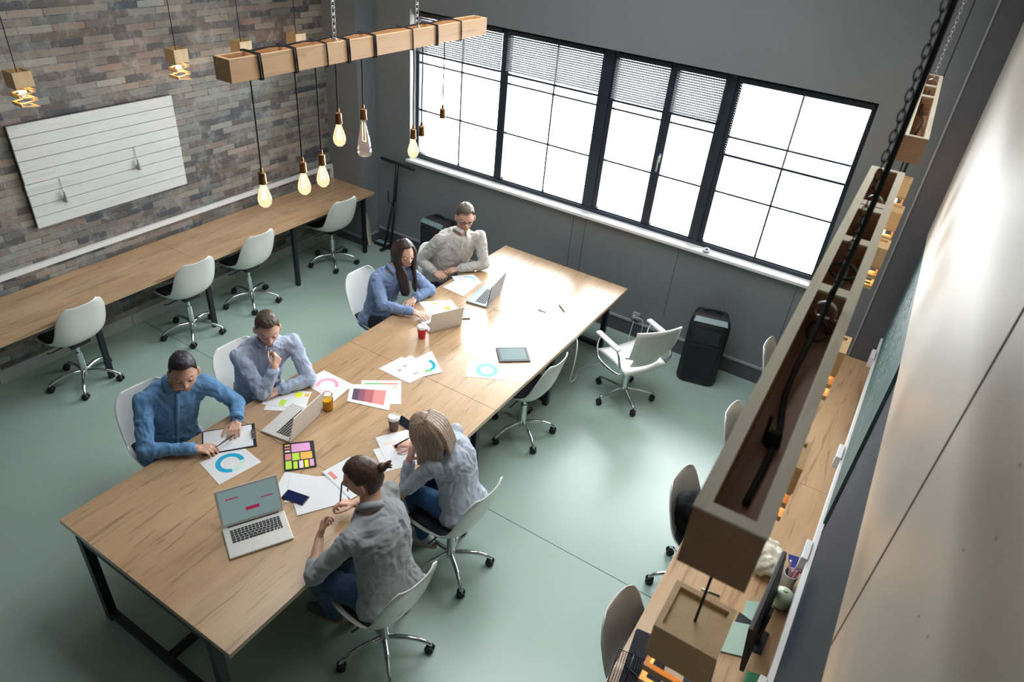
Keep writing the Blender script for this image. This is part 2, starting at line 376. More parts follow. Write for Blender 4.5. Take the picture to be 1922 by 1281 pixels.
bm = new(); add_box(bm, (5.925, -.35, 0), (XR, YW, H)); struct('trim_2', bm, M['pillar'])        # corner pillar by the right wall
# mezzanine the photograph is taken from
bm = new(); add_box(bm, (0, YB, 2.30), (XR, -6.6, 2.5)); struct('trim_3', bm, M['base'])
# upper right wall: thicker drywall with a slightly sloping lower edge
pts = [(-.352, 1.93), (-1.59, 2.09), (-3.18, 2.27), (-4.45, 2.345), (-6.2, 2.36), (YB+.02, 2.38), (YB+.02, H-.01), (-.352, H-.01)]
bm = new(); lo = [bm.verts.new((6.09, y, z)) for y, z in pts]; hi = [bm.verts.new((XR-.001, y, z)) for y, z in pts]
bm.faces.new(lo); bm.faces.new(hi[::-1])
for i in range(len(pts)): bm.faces.new((lo[i], hi[i], hi[(i+1) % 8], lo[(i+1) % 8]))
struct('trim_5', bm, M['cream'])
bm = new(); add_box(bm, (6.088, -4.752, 2.352), (6.0905, -4.745, H-.02)); struct('trim_6', bm, M['seamw'])
# screws in the drywall
bm = new()
for y, z in ((-5.2, 3.40), (-5.2, 3.31), (-5.2, 3.15), (-5.28, 3.41), (-5.28, 3.25), (-5.2, 3.0), (-5.28, 3.05)):
    add_sphere(bm, (6.09, y, z), .0022, (.4, 1, 1), 8)
struct('trim_7', bm, M['seam'])
# chalkboard on the right wall below, its chalk writing
bm = new(); add_box(bm, (6.104, -2.85, 1.07), (6.119, -.40, 2.25)); cb = tag(obj('chalkboard', bm, M['chalkb']), 'dark teal chalkboard with faint chalk writing on the right wall', 'chalkboard')
bm = new(); random.seed(3)
for k in range(9):
    z = 1.95-.075*k; y = -.75-.06*(k % 3)
    while y > -2.2:
        w = random.uniform(.03, .10)
        p = [(6.1035, y-w*t/5, z+.014*random.uniform(-1, 1)) for t in range(6)]
        add_tube(bm, p, .0022, 4); y -= w+random.uniform(.02, .06)
obj('chalk_writing', bm, M['chalk'], cb, kind='stuff')
bm = new(); add_box(bm, (XR-.003, -2.86, .76), (XR-.0005, -2.852, 2.24)); struct('trim_8', bm, M['seam'])
# floor joint
for i, (y) in enumerate((-3.005,)):
    bm = new(); add_box(bm, (.02, y-.002, 0), (XR-.02, y+.002, .0006)); struct('trim_9', bm, M['seam'])
# skirting
bm = new(); add_box(bm, (0, YB, 0), (.014, -.376, .12))
struct('baseboard_left', bm, M['base_tile'])
bm = new()
for k in range(14): add_box(bm, (.0138, -.7-.6*k, 0), (.0146, -.703-.6*k, .12))
struct('trim_10', bm, M['seam'])
bm = new(); add_box(bm, (.485, YW-.012, 0), (5.92, YW, .16)); struct('baseboard_window', bm, M['base'])
bm = new(); add_box(bm, (.485, YW-.02, .16), (5.92, YW, .182)); struct('trim_11', bm, M['trimgrey'])
bm = new(); add_box(bm, (.47, -.387, 0), (.482, YW, .10)); add_box(bm, (.014, -.387, 0), (.47, -.375, .10)); struct('baseboard_pillar', bm, M['base'])
bm = new(); add_box(bm, (.47, -.392, .10), (.486, YW, .118)); add_box(bm, (.014, -.392, .10), (.47, -.375, .118)); struct('trim_12', bm, M['trimgrey'])
bm = new(); add_box(bm, (5.913, -.356, .76), (5.925, -.344, H-.02)); struct('trim_13', bm, M['trimgrey'])
# joints in the window wall panels
for i, (x, z1, z0) in enumerate(((3.085, 1.10, .5), (3.225, 1.10, .42), (4.22, 1.10, .35), (5.33, 1.10, .45))):
    bm = new(); add_box(bm, (x-.002, YW-.0012, z0), (x+.002, YW+.001, z1)); struct(f'trim_{14+i}', bm, M['seam'])
# sill
bm = new(); add_box(bm, (WX0-.03, YW-.045, WZ0-.032), (WX1+.03, .02, WZ0-.002), bev=.004); struct('trim_18', bm, M['whitepaint'])
bm = new(); add_box(bm, (WX0, YW-.002, WZ0), (WX0+.006, .01, WZ1)); struct('trim_19', bm, M['whitepaint'])
# ------------------------------------------------------------------ windows
def window(n, x0, x1, vbar, hbars, blind_z, cols=True, handle=False, slats=True):
    fw = .045
    bm = new(); z0, z1 = WZ0, WZ1
    for (a, b) in (((x0, z0), (x1, z0+fw)), ((x0, z1-fw), (x1, z1)), ((x0, z0+fw), (x0+fw, z1-fw)), ((x1-fw, z0+fw), (x1, z1-fw))):
        add_box(bm, (a[0], -.005, a[1]), (b[0], .06, b[1]), bev=.004)
    w = struct(f'window_{n}', bm, M['frame'])
    bm = new(); add_box(bm, (x0+fw-.005, .028, z0+fw-.005), (x1-fw+.005, .034, z1-fw+.005)); obj('pane', bm, M['glass'], w)
    bm = new()
    for z in hbars: add_box(bm, (x0+fw, .022, z-.008), (x1-fw, .042, z+.008))
    if vbar: add_box(bm, (vbar-.008, .021, z0+fw), (vbar+.008, .043, z1-fw))
    obj('glazing_bar', bm, M['frame'], w)
    if handle:
        bm = new(); add_box(bm, (x0+.012, -.02, 1.82), (x0+.032, -.004, 1.90), bev=.003); add_tube(bm, [(x0+.022, -.02, 1.88), (x0+.022, -.045, 1.88), (x0+.022, -.05, 1.86), (x0+.022, -.05, 1.74)], .008, 8)
        obj('handle', bm, M['alu'], w)
    # blind
    b = thing('venetian_blind', '', 'window blind', ((x0+x1)/2, -.03, WZ1-.02), 0)
    bx0, bx1 = x0+.03-(x0+x1)/2, x1-.03-(x0+x1)/2; off = -.012
    bm = new(); add_box(bm, (bx0, -.018, -.045), (bx1, .012, -.005)); obj('headrail', bm, M['frame'], b)
    bm = new(); zb = blind_z-(WZ1-.02)
    add_box(bm, (bx0, -.014, zb-.012), (bx1, .012, zb+.008)); obj('bottom_rail', bm, M['frame'], b)
    if slats:
        bm = new(); z = -.06; r = Matrix.Rotation(math.radians(34), 4, 'X')
        while z > zb+.015:
            add_box(bm, (bx0, -.0115, -.0006), (bx1, .0115, .0006), Matrix.Translation((0, 0, z)) @ r); z -= .0205
        obj('slat_stack', bm, M['blind'], b)
    else:
        bm = new(); z = -.06; r = Matrix.Rotation(math.radians(-22), 4, 'X')
        while z > zb+.015:
            for xx in (bx0, bx1-.012): add_box(bm, (xx, -.0105, -.0022), (xx+.012, .0105, .0022), Matrix.Translation((0, 0, z)) @ r)
            z -= .0205
        obj('slat_ends', bm, M['frame'], b)
    for f in (.12, .5, .88) if (x1-x0) > .8 else (.15, .85):
        x = bx0+(bx1-bx0)*f; bm = new()
        add_tube(bm, [(x, -.013, -.04), (x, -.013, zb), (x, .011, zb), (x, .011, -.04)], .0011, 4); obj('ladder_cord', bm, M['trimgrey'], b)
    return w, b
defs = [(1, .962, 2.075, 1.545, (2.18, 1.685), 2.295, 'wide grey venetian blind half drawn over the leftmost window, partly behind the bulb beam'),
        (2, 2.075, 3.15, 2.63, (2.18, 1.688), 2.285, 'wide grey venetian blind half drawn over the second window from the left'),
        (3, 3.225, 3.80, None, (2.183, 1.69), 2.275, 'narrow venetian blind drawn part way, left of the sash with the lever handle'),
        (4, 3.80, 4.29, None, (2.183, 1.69), 2.28, 'narrowest venetian blind, above the opening sash with the lever handle'),
        (5, 4.345, 5.442, 4.885, (2.18, 1.688), 2.045, 'lowest-hanging blind with its dark bottom rail across the rightmost window')]
for n, x0, x1, vb, hb, bz, lab in defs:
    w, b = window(n, x0, x1, vb, hb, bz, handle=(n == 4), slats=(n != 5)); b['label'] = lab; b['group'] = 'venetian blinds in the window band'
for i, (a, c) in enumerate(((3.15, 3.225), (4.29, 4.345))):
    bm = new(); add_box(bm, (a, -.012, WZ0), (c, .07, WZ1)); struct(f'trim_{20+i}', bm, M['frame'])
bm = new(); add_box(bm, (WX0, -.02, WZ0-.002), (WX1, .0, WZ0+.035)); struct('trim_22', bm, M['frame'])
#OBJECTS
# ------------------------------------------------------------------ white board of planks on the brick wall
t = thing('plank_board', 'large white-painted wooden plank board hung on the brick wall', 'wall board', (0, -2.975, 1.62))
y0, y1, z0, z1 = -.69, .69, -.41, .415
random.seed(5); n = 9; hh = (z1-z0)/n
for k in range(n):
    bm = new(); e = .003
    add_box(bm, (.022, y0+.004*random.random(), z0+hh*k+.0022), (.042, y1-.004*random.random(), z0+hh*(k+1)-.0022), bev=.0015); obj('plank', bm, M['whitewood'], t)
bm = new(); add_box(bm, (.0005, y0+.004, z0+.004), (.022, y1-.004, z1-.004)); obj('backing_board', bm, M['black'], t)
for (y, z, lab) in ((-.43, -.16, 'small grey tassel hanging near the lower left of the white plank board'), (.24, -.06, 'small grey tassel hanging near the right side of the white plank board')):
    tt = thing('tassel', lab, 'tassel', (.045, -2.975+y, 1.62+z), 0, 'tassels pinned on the plank board')
    bm = new(); add_tube(bm, [(0, 0, .11), (.004, .004, .05), (.006, 0, 0)], .0022, 5); obj('string', bm, M['trimgrey'], tt)
    bm = new(); add_lathe(bm, [(0, .005), (.007, 0), (.006, -.012), (.016, -.06), (.020, -.085), (0, -.085)], (.018, 0, 0), 10); obj('tuft', bm, M['trimgrey'], tt, True, 40)
# ------------------------------------------------------------------ cable trunking
t = thing('cable_trunking', 'long white cable trunking running along the brick wall above the desk', 'cable trunking', (0, -.38, .9))
bm = new(); add_box(bm, (.0005, -8.4, -.022), (.034, 0, .022), bev=.003); obj('trunk', bm, M['whitepaint'], t)
bm = new(); add_box(bm, (.0005, -.034, -.1475), (.036, 0, -.022), bev=.003); obj('riser', bm, M['whitepaint'], t)
t = thing('cable_trunking', 'white cable trunking with sockets along the right wall under the chalkboard', 'cable trunking', (6.12, -.36, .98))
bm = new(); add_box(bm, (-.028, -7.0, -.03), (-.0005, 0, .03), bev=.003); obj('trunk', bm, M['whitepaint'], t)
for y in (-.33, -1.72, -2.68, -3.62):
    bm = new(); add_box(bm, (-.06, y-.075, -.045), (-.026, y+.075, .045), bev=.004); s = obj('socket_box', bm, M['whitepaint'], t)
    bm = new(); add_box(bm, (-.062, y+.005, -.03), (-.0595, y+.06, .03)); obj('socket_insert', bm, M['trimgrey'], s)
# ------------------------------------------------------------------ wall desks
def desk(name, x0, x1, y0, y1, label, splits, legs_x, legs_y, cat='desk'):
    t = thing(name, label, cat, ((x0+x1)/2, y1, 0)); ox, oy = (x0+x1)/2, y1
    ys = [y1]+list(splits)+[y0]
    for a, b in zip(ys, ys[1:]):
        bm = new(); add_box(bm, (x0-ox, b-oy+.0012, .714), (x1-ox, a-oy-.0012, .75), bev=.0015); obj('worktop', bm, M['oak'], t)
    for y in legs_y:
        bm = new()
        add_box(bm, (legs_x-.02-ox, y-.02-oy, 0), (legs_x+.02-ox, y+.02-oy, .714)); obj('leg', bm, M['black'], t)
    bm = new(); add_box(bm, (legs_x-.015-ox, y0+.1-oy, .68), (legs_x+.015-ox, -.06, .714))
    if x0 < 1: add_box(bm, (x0+.02-ox, y0+.1-oy, .68), (x0+.05-ox, -.05, .714))
    for y in legs_y: add_box(bm, (x0+.03-ox, y-.012-oy, .682), (x1-.03-ox, y+.012-oy, .713))
    obj('support_frame', bm, M['black'], t)
    return t
desk('long_desk', .016, .663, -8.0, -.3765, 'long oak-topped wall desk with black legs beneath the brick wall', (-2.70, -5.0), .60, (-.50, -1.56, -2.64, -3.70, -4.8, -6.0))
desk('long_desk', 5.465, 6.115, -8.0, -.352, 'narrow oak wall desk along the right wall below the trunking', (-2.2, -4.4), 5.54, (-.6, -2.4, -4.2, -6.0))
# ------------------------------------------------------------------ conference table
t = thing('conference_table', 'long oak conference table with black steel frame and white daylight glare', 'table', (3.26, -2.8, 0))
X0, X1 = 2.569-3.26, 3.946-3.26
ys = [-5.078, -3.940, -2.807, -1.668, -.527]
for a, b in zip(ys, ys[1:]):
    bm = new(); add_box(bm, (X0, a+2.8+.0013, .716), (X1, b+2.8-.0013, .75), bev=.0015); obj('tabletop', bm, M['oak'], t)
for y in (-5.055, -3.94, -2.807, -1.668, -.57):
    yy = y+2.8
    for sx in (-1, 1):
        bm = new(); add_box(bm, (sx*.53-.024, yy-.024, .0), (sx*.53+.024, yy+.024, .716)); obj('leg', bm, M['black'], t)
    bm = new(); add_box(bm, (-.506, yy-.02, .03), (.506, yy+.02, .075)); obj('cross_rail', bm, M['black'], t)
    bm = new(); add_box(bm, (-.506, yy-.02, .676), (.506, yy+.02, .715)); obj('top_rail', bm, M['black'], t)
bm = new(); add_box(bm, (-.02, -2.23, .031), (.02, 2.21, .071)); obj('floor_rail', bm, M['black'], t)
for sx in (-1, 1):
    bm = new(); add_box(bm, (sx*.53-.02, -2.23, .678), (sx*.53+.02, 2.2, .7155)); obj('side_rail', bm, M['black'], t)
# ------------------------------------------------------------------ shell chairs
def base_parts(t, r=.27, droop=True, wheel=.028, phase=0):
    bm = new(); add_lathe(bm, [(0, .075), (.032, .078), (.036, .10), (.034, .125), (.027, .14), (.0265, .26), (.0265, .30), (.016, .302), (.016, .40), (0, .40)], seg=18); obj('gas_column', bm, M['chrome'], t, True, 40)
    for k in range(5):
        a = phase+k*2*PI/5; c, s = math.cos(a), math.sin(a)
        pr = [(.02, .112), (.09, .118), (.17, .112), (.235, .092), (r, .066), (r+.004, .055)] if droop else [(.02, .10), (r*.5, .092), (r, .078)]
        bm = new(); P = smoothpath([(c*q, s*q, z) for q, z in pr], 4)
        add_tube(bm, P, [.0165-.006*i/(len(P)-1) for i in range(len(P))], 8); lg = obj('base_leg', bm, M['chrome'], t, True)
        bm = new(); w = a+.9+k*1.7; wx, wy = -math.sin(w), math.cos(w); px, py = c*r, s*r
        ax = V((wx, wy, 0)); tx, ty = frame_of(ax)
        for sg in (-1, 1):
            q0 = V((px, py, wheel))+ax*sg*.006; q1 = V((px, py, wheel))+ax*sg*.025
            add_tube(bm, [q0, q0+ax*sg*.002, q1-ax*sg*.004, q1], [wheel*.86, wheel, wheel, wheel*.8], 14)
        add_tube(bm, [(px, py, .03), (px, py, .062)], .011, 8)
        add_box(bm, (px-.014, py-.014, .036), (px+.014, py+.014, .056), bev=.004)
        obj('caster', bm, M['rubber'], lg, True, 40)
def shell_surface(nu=20, nv=26):
    """centre line from back top over the seat to the front lip; u across, v along. returns grid of points (faces +x)"""
    prof = [(-.282, .858, .120, .02), (-.270, .828, .170, .022), (-.248, .755, .203, .028), (-.228, .667, .214, .042), (-.207, .58, .221, .055), (-.18, .506, .227, .075), (-.13, .458, .232, .085), (-.06, .440, .234, .075),
            (.03, .438, .232, .055), (.11, .443, .224, .035), (.175, .444, .21, .018), (.215, .432, .185, .006), (.232, .412, .15, 0)]
    P = []
    for j in range(nv):
        t = j/(nv-1)*(len(prof)-1); i = min(int(t), len(prof)-2); f = t-i
        a, b = prof[i], prof[i+1]; x, z, w, curl = [a[k]+(b[k]-a[k])*f for k in range(4)]
        # local normal (upwards/forward side)
        dx, dz = b[0]-a[0], b[1]-a[1]; l = math.hypot(dx, dz); nx, nz = -dz/l, dx/l
        if nx < 0 and nz < 0: nx, nz = -nx, -nz
        if nz < 0 or (nx < 0 and abs(nz) < .3): nx, nz = -nx, -nz
        row = []
        for k in range(nu):
            u = -1+2*k/(nu-1); au = abs(u); lift = curl*au**2.6+.008*u*u
            y = w*math.sin(u*PI/2*.98)*.35+w*u*.65
            row.append(V((x+abs(nx)*lift*1.0, y, z+abs(nz)*lift)))
        P.append(row)
    return P
def make_shell_chair(label, pad=True):
    t = thing('swivel_shell_chair', label, 'chair')
    P = shell_surface(); bm = new()
    top = [[bm.verts.new(p) for p in r] for r in P]
    for j in range(len(top)-1):
        for k in range(len(top[0])-1): bm.faces.new((top[j][k], top[j][k+1], top[j+1][k+1], top[j+1][k]))
    o = obj('seat_shell', bm, M['shell'], t, True)
    md = o.modifiers.new('s', 'SOLIDIFY'); md.thickness = .010; md.offset = 0
    md = o.modifiers.new('b', 'SUBSURF'); md.levels = 1; md.render_levels = 1
    bm = new()   # seat cushion
    rows = []
    for j in range(len(P)):
        if j < 11 or j > len(P)-3: continue
        r = P[j]; rows.append([bm.verts.new(r[k]+V((.004, 0, .016 if 2 < k < 17 else .007))) for k in range(2, 18)])
    for a, b in zip(rows, rows[1:]):
        for k in range(len(a)-1): bm.faces.new((a[k], a[k+1], b[k+1], b[k]))
    o = obj('seat_pad', bm, M['blackcloth'], t, True); md = o.modifiers.new('s', 'SOLIDIFY'); md.thickness = .014; md.offset = 0
    bm = new(); add_box(bm, (-.09, -.08, .395), (.11, .08, .43), bev=.006); add_tube(bm, [(0, .05, .405), (0, .20, .40), (0, .23, .41)], .006, 6); obj('tilt_plate', bm, M['black'], t)
    base_parts(t)
    return t
PX = 'white shell swivel chair '
chairs = [((.49, -3.85), 3.20, PX+'at the brick-wall desk, nearest the bottom left', 'desk'),
          ((.54, -2.83), 3.12, PX+'at the brick-wall desk, second from the left', 'desk'),
          ((.50, -2.10), 3.16, PX+'at the brick-wall desk, below the first hanging bulb', 'desk'),
          ((.505, -.93), 3.08, PX+'at the brick-wall desk, next to the corner pillar', 'desk'),
          ((3.81, -2.12), 3.12, 'empty white shell swivel chair tucked under the right side of the table', 'table'),
          ((4.13, -3.56), 3.10, 'white shell swivel chair the blonde woman sits on', 'table'),
          ((4.18, -4.28), 3.04, 'white shell swivel chair the man with the hair bun sits on', 'table'),
          ((2.24, -4.21), -.10, 'white shell swivel chair behind the man in the blue shirt', 'table'),
          ((2.30, -3.50), -.05, 'white shell swivel chair behind the man in the pale blue shirt', 'table'),
          ((2.22, -2.06), -.02, 'white shell swivel chair behind the dark-haired woman', 'table'),
          ((5.58, -.80), .0, 'white shell swivel chair at the right wall desk, nearest the window wall', 'right'),
          ((5.60, -1.88), -.04, 'white shell swivel chair at the right wall desk, second from the window wall', 'right'),
          ((5.54, -2.76), -.08, 'white shell swivel chair at the right wall desk with a dark jacket on it', 'right'),
          ((5.60, -3.84), -.08, 'white shell swivel chair at the right wall desk, nearest the bottom edge', 'right')]
G = {'desk': 'shell chairs at the brick-wall desk', 'table': 'shell chairs around the conference table', 'right': 'shell chairs at the right wall desk'}
c0 = make_shell_chair(chairs[0][2])
for i, ((x, y), rz, lab, g) in enumerate(chairs):
    o = c0 if i == 0 else dup(c0, (x, y, 0), rz, lab)
    o.location = (x, y, 0); o.rotation_euler = (0, 0, rz); o['label'] = lab; o['group'] = G[g]
# jacket on the third right chair
bm = new()
for k in range(14):
    a = k*2.4; add_sphere(bm, (.02*math.cos(a)-.17+.02*(k % 3), .10*math.sin(a*1.3), .55+.016*k), .06, (.7, 1.1, .9), 10)
def remesh(bm, voxel, smooth=4, disp=None, wr=0, ws=9, seed=0):
    me = bpy.data.meshes.new('tmp'); bmesh.ops.recalc_face_normals(bm, faces=bm.faces[:]); bm.to_mesh(me); bm.free()
    o = bpy.data.objects.new('tmp', me); C.objects.link(o)
    r = o.modifiers.new('r', 'REMESH'); r.mode = 'VOXEL'; r.voxel_size = voxel
    if smooth: s = o.modifiers.new('s', 'SMOOTH'); s.factor = .5; s.iterations = smooth
    dg = bpy.context.evaluated_depsgraph_get(); m2 = bpy.data.meshes.new_from_object(o.evaluated_get(dg))
    bpy.data.objects.remove(o); bpy.data.meshes.remove(me)
    b2 = bmesh.new(); b2.from_mesh(m2); bpy.data.meshes.remove(m2)
    if wr:
        b2.normal_update(); off = V((seed*3.1, seed*1.7, seed*.9))
        for v in b2.verts:
            p = v.co; q = V((p.x*1.0, p.y*1.0, p.z*.75))*ws+off
            w = noise.noise_vector(q*.6)*.9
            n1 = 1-abs(noise.noise(q+w))*2.2
            n2 = 1-abs(noise.noise((q+w*1.4)*2.1+V((5, 1, 2))))*2.2
            v.co += v.normal*wr*(n1*.8+n2*.45-.5)
    return b2
jk = thing('dark_jacket', 'dark navy jacket bundled on the seat of a right-desk chair', 'jacket', (5.54, -2.78, 0), .05)
obj('jacket_body', remesh(bm, .012, 3, wr=.012, ws=14), M['blackcloth'], jk, True)
# ------------------------------------------------------------------ mesh armchair
t = thing('office_armchair', 'white mesh swivel armchair with chrome arms standing apart near the window wall', 'chair', (4.30, -1.13, 0), 0)
t.rotation_euler = (0, 0, math.radians(150))
base_parts(t, .27, False, .026, .35)
def sheet(P, thick, m, name):
    bm = new(); g = [[bm.verts.new(p) for p in r] for r in P]
    for a, b in zip(g, g[1:]):
        for k in range(len(a)-1): bm.faces.new((a[k], a[k+1], b[k+1], b[k]))
    o = obj(name, bm, m, t, True); md = o.modifiers.new('s', 'SOLIDIFY'); md.thickness = thick; md.offset = 0; return o
sheet([[V((x, y, .455+.02*abs(y/.22)**2-.02*((x+.02)/.2)**2)) for y in [-.22+.044*k for k in range(11)]] for x in [-.22+.0475*k for k in range(10)]], .02, M['white'], 'seat')
P = []
for j in range(10):
    f = j/9; z = .50+.40*f; x = -.21-.10*f-.02*math.sin(f*PI)
    w = .20+.035*min(1, f*2) if f > .25 else .15
    P.append([V((x+.03*(abs(-1+.2*k))**2, w*(-1+.2*k), z+(.02*(-1+.2*k) if f > .95 else 0))) for k in range(11)])
sheet(P, .012, M['alubright'], 'backrest')
for s in (-1, 1):
    bm = new(); add_tube(bm, smoothpath([(-.20, s*.22, .46), (-.16, s*.265, .44), (0.02, s*.275, .43), (.12, s*.275, .46), (.15, s*.275, .56), (.13, s*.275, .66)], 5), .010, 8)
    add_tube(bm, smoothpath([(-.20, s*.22, .46), (-.20, s*.27, .52), (-.16, s*.275, .62), (-.12, s*.275, .665)], 5), .010, 8); fr = obj('arm_frame', bm, M['chrome'], t, True)
    bm = new(); add_box(bm, (-.15, s*.275-.028, .665), (.17, s*.275+.028, .688), bev=.010); obj('arm_pad', bm, M['white'], fr)
bm = new(); add_tube(bm, smoothpath([(-.20, -.235, .62), (-.235, -.12, .60), (-.24, 0, .595), (-.235, .12, .60), (-.20, .235, .62)], 4), .007, 8); add_box(bm, (-.09, -.06, .40), (.09, .06, .44), bev=.006); obj('back_brace', bm, M['chrome'], t, True, 40)
#LAMPS
# ------------------------------------------------------------------ zigzag pendant lamps
def make_zig(label, w=.13, cl=2.4):
    t = thing('zigzag_pendant_lamp', label, 'pendant lamp', (0, 0, 0)); h = w/2; k_ = w/.13
    # hollow block, z=0 is the top
    bm = new(); add_box(bm, (-h, -h, -.105), (h, h, -.012), bev=.002); add_box(bm, (-h, -h, -.012), (h, -h+.014, 0)); add_box(bm, (-h, h-.014, -.012), (h, h, 0)); add_box(bm, (-h, -h+.014, -.012), (-h+.014, h-.014, 0)); add_box(bm, (h-.014, -h+.014, -.012), (h, h-.014, 0))
    obj('wood_block', bm, M['lampwood'], t)
    q = h-.004
    for k in range(5):
        z = -.120-.029*k; tilt = Matrix.Rotation(math.radians(8 if k % 2 else -8), 4, 'X'); m4 = Matrix.Translation((0, 0, z)) @ tilt
        bm = new(); b = .012
        for lo, hi in (((-q, -q, -.005), (q, -q+b, .005)), ((-q, q-b, -.004), (q, q, .004)), ((-q, -q+b, -.004), (-q+b, q-b, .004)), ((q-b, -q+b, -.004), (q, q-b, .004))): add_box(bm, lo, hi, m4)
        obj('wood_frame', bm, M['lampwood'], t)
    bm = new(); add_lathe(bm, [(0, -.105), (.016, -.105), (.016, -.125), (0, -.126)], seg=12); obj('bulb_socket', bm, M['brass'], t)
    bm = new(); add_sphere(bm, (0, 0, -.150), .024, (1, 1, 1.2), 14); obj('bulb', bm, M['hotbulb'], t, True)
    bm = new(); add_tube(bm, [(0, 0, -.012), (0, 0, cl*.4), (0, 0, cl)], .0035, 6); obj('cord', bm, M['cord'], t)
    return t
zl = [(.35, -3.62, 2.49, 'zigzag wooden pendant lamp over the brick-wall desk, nearest the left edge'), (.35, -2.375, 2.49, 'zigzag wooden pendant lamp above the right end of the white plank board'),
      (.35, -1.72, 2.48, 'zigzag wooden pendant lamp just behind the left end of the bulb beam'), (.35, -1.07, 2.48, 'zigzag wooden pendant lamp behind the bulb beam, right-hand one of the brick-wall row')]
zr = [(5.79, -1.02, 2.47, 'zigzag wooden pendant lamp on the right, farthest and nearest the window wall'), (5.80, -1.66, 2.47, 'zigzag wooden pendant lamp on the right, second from the window wall'),
      (5.80, -2.27, 2.47, 'zigzag wooden pendant lamp on the right, third and lowest seen beside the beam'), (5.80, -3.45, 2.47, 'zigzag wooden pendant lamp mostly hidden behind the middle of the near beam'),
      (5.81, -4.22, 2.47, 'zigzag wooden pendant lamp mostly hidden behind the near end of the beam'), (5.79, -5.02, 2.53, 'large zigzag wooden pendant lamp with orange glow at the bottom right')]
z0 = {}
for i, (x, y, z, lab) in enumerate(zl+zr):
    g = 'zigzag lamps along the brick wall' if i < 4 else 'zigzag lamps along the right wall'
    key = i > 4; o = dup(z0[key], (x, y, z), 0, lab) if key in z0 else make_zig(lab, w=.145 if key else .13, cl=.585 if key else 2.4)
    z0.setdefault(key, o)
    o.location = (x, y, z); o['group'] = g
    l = bpy.data.lights.new('zigzag_lamp_glow', 'POINT'); l.energy = 5.0; l.color = (1, .55, .22); l.shadow_soft_size = .026
    lo = bpy.data.objects.new('zigzag_lamp_glow', l); C.objects.link(lo); lo.parent = o; lo.location = (0, 0, -.16)
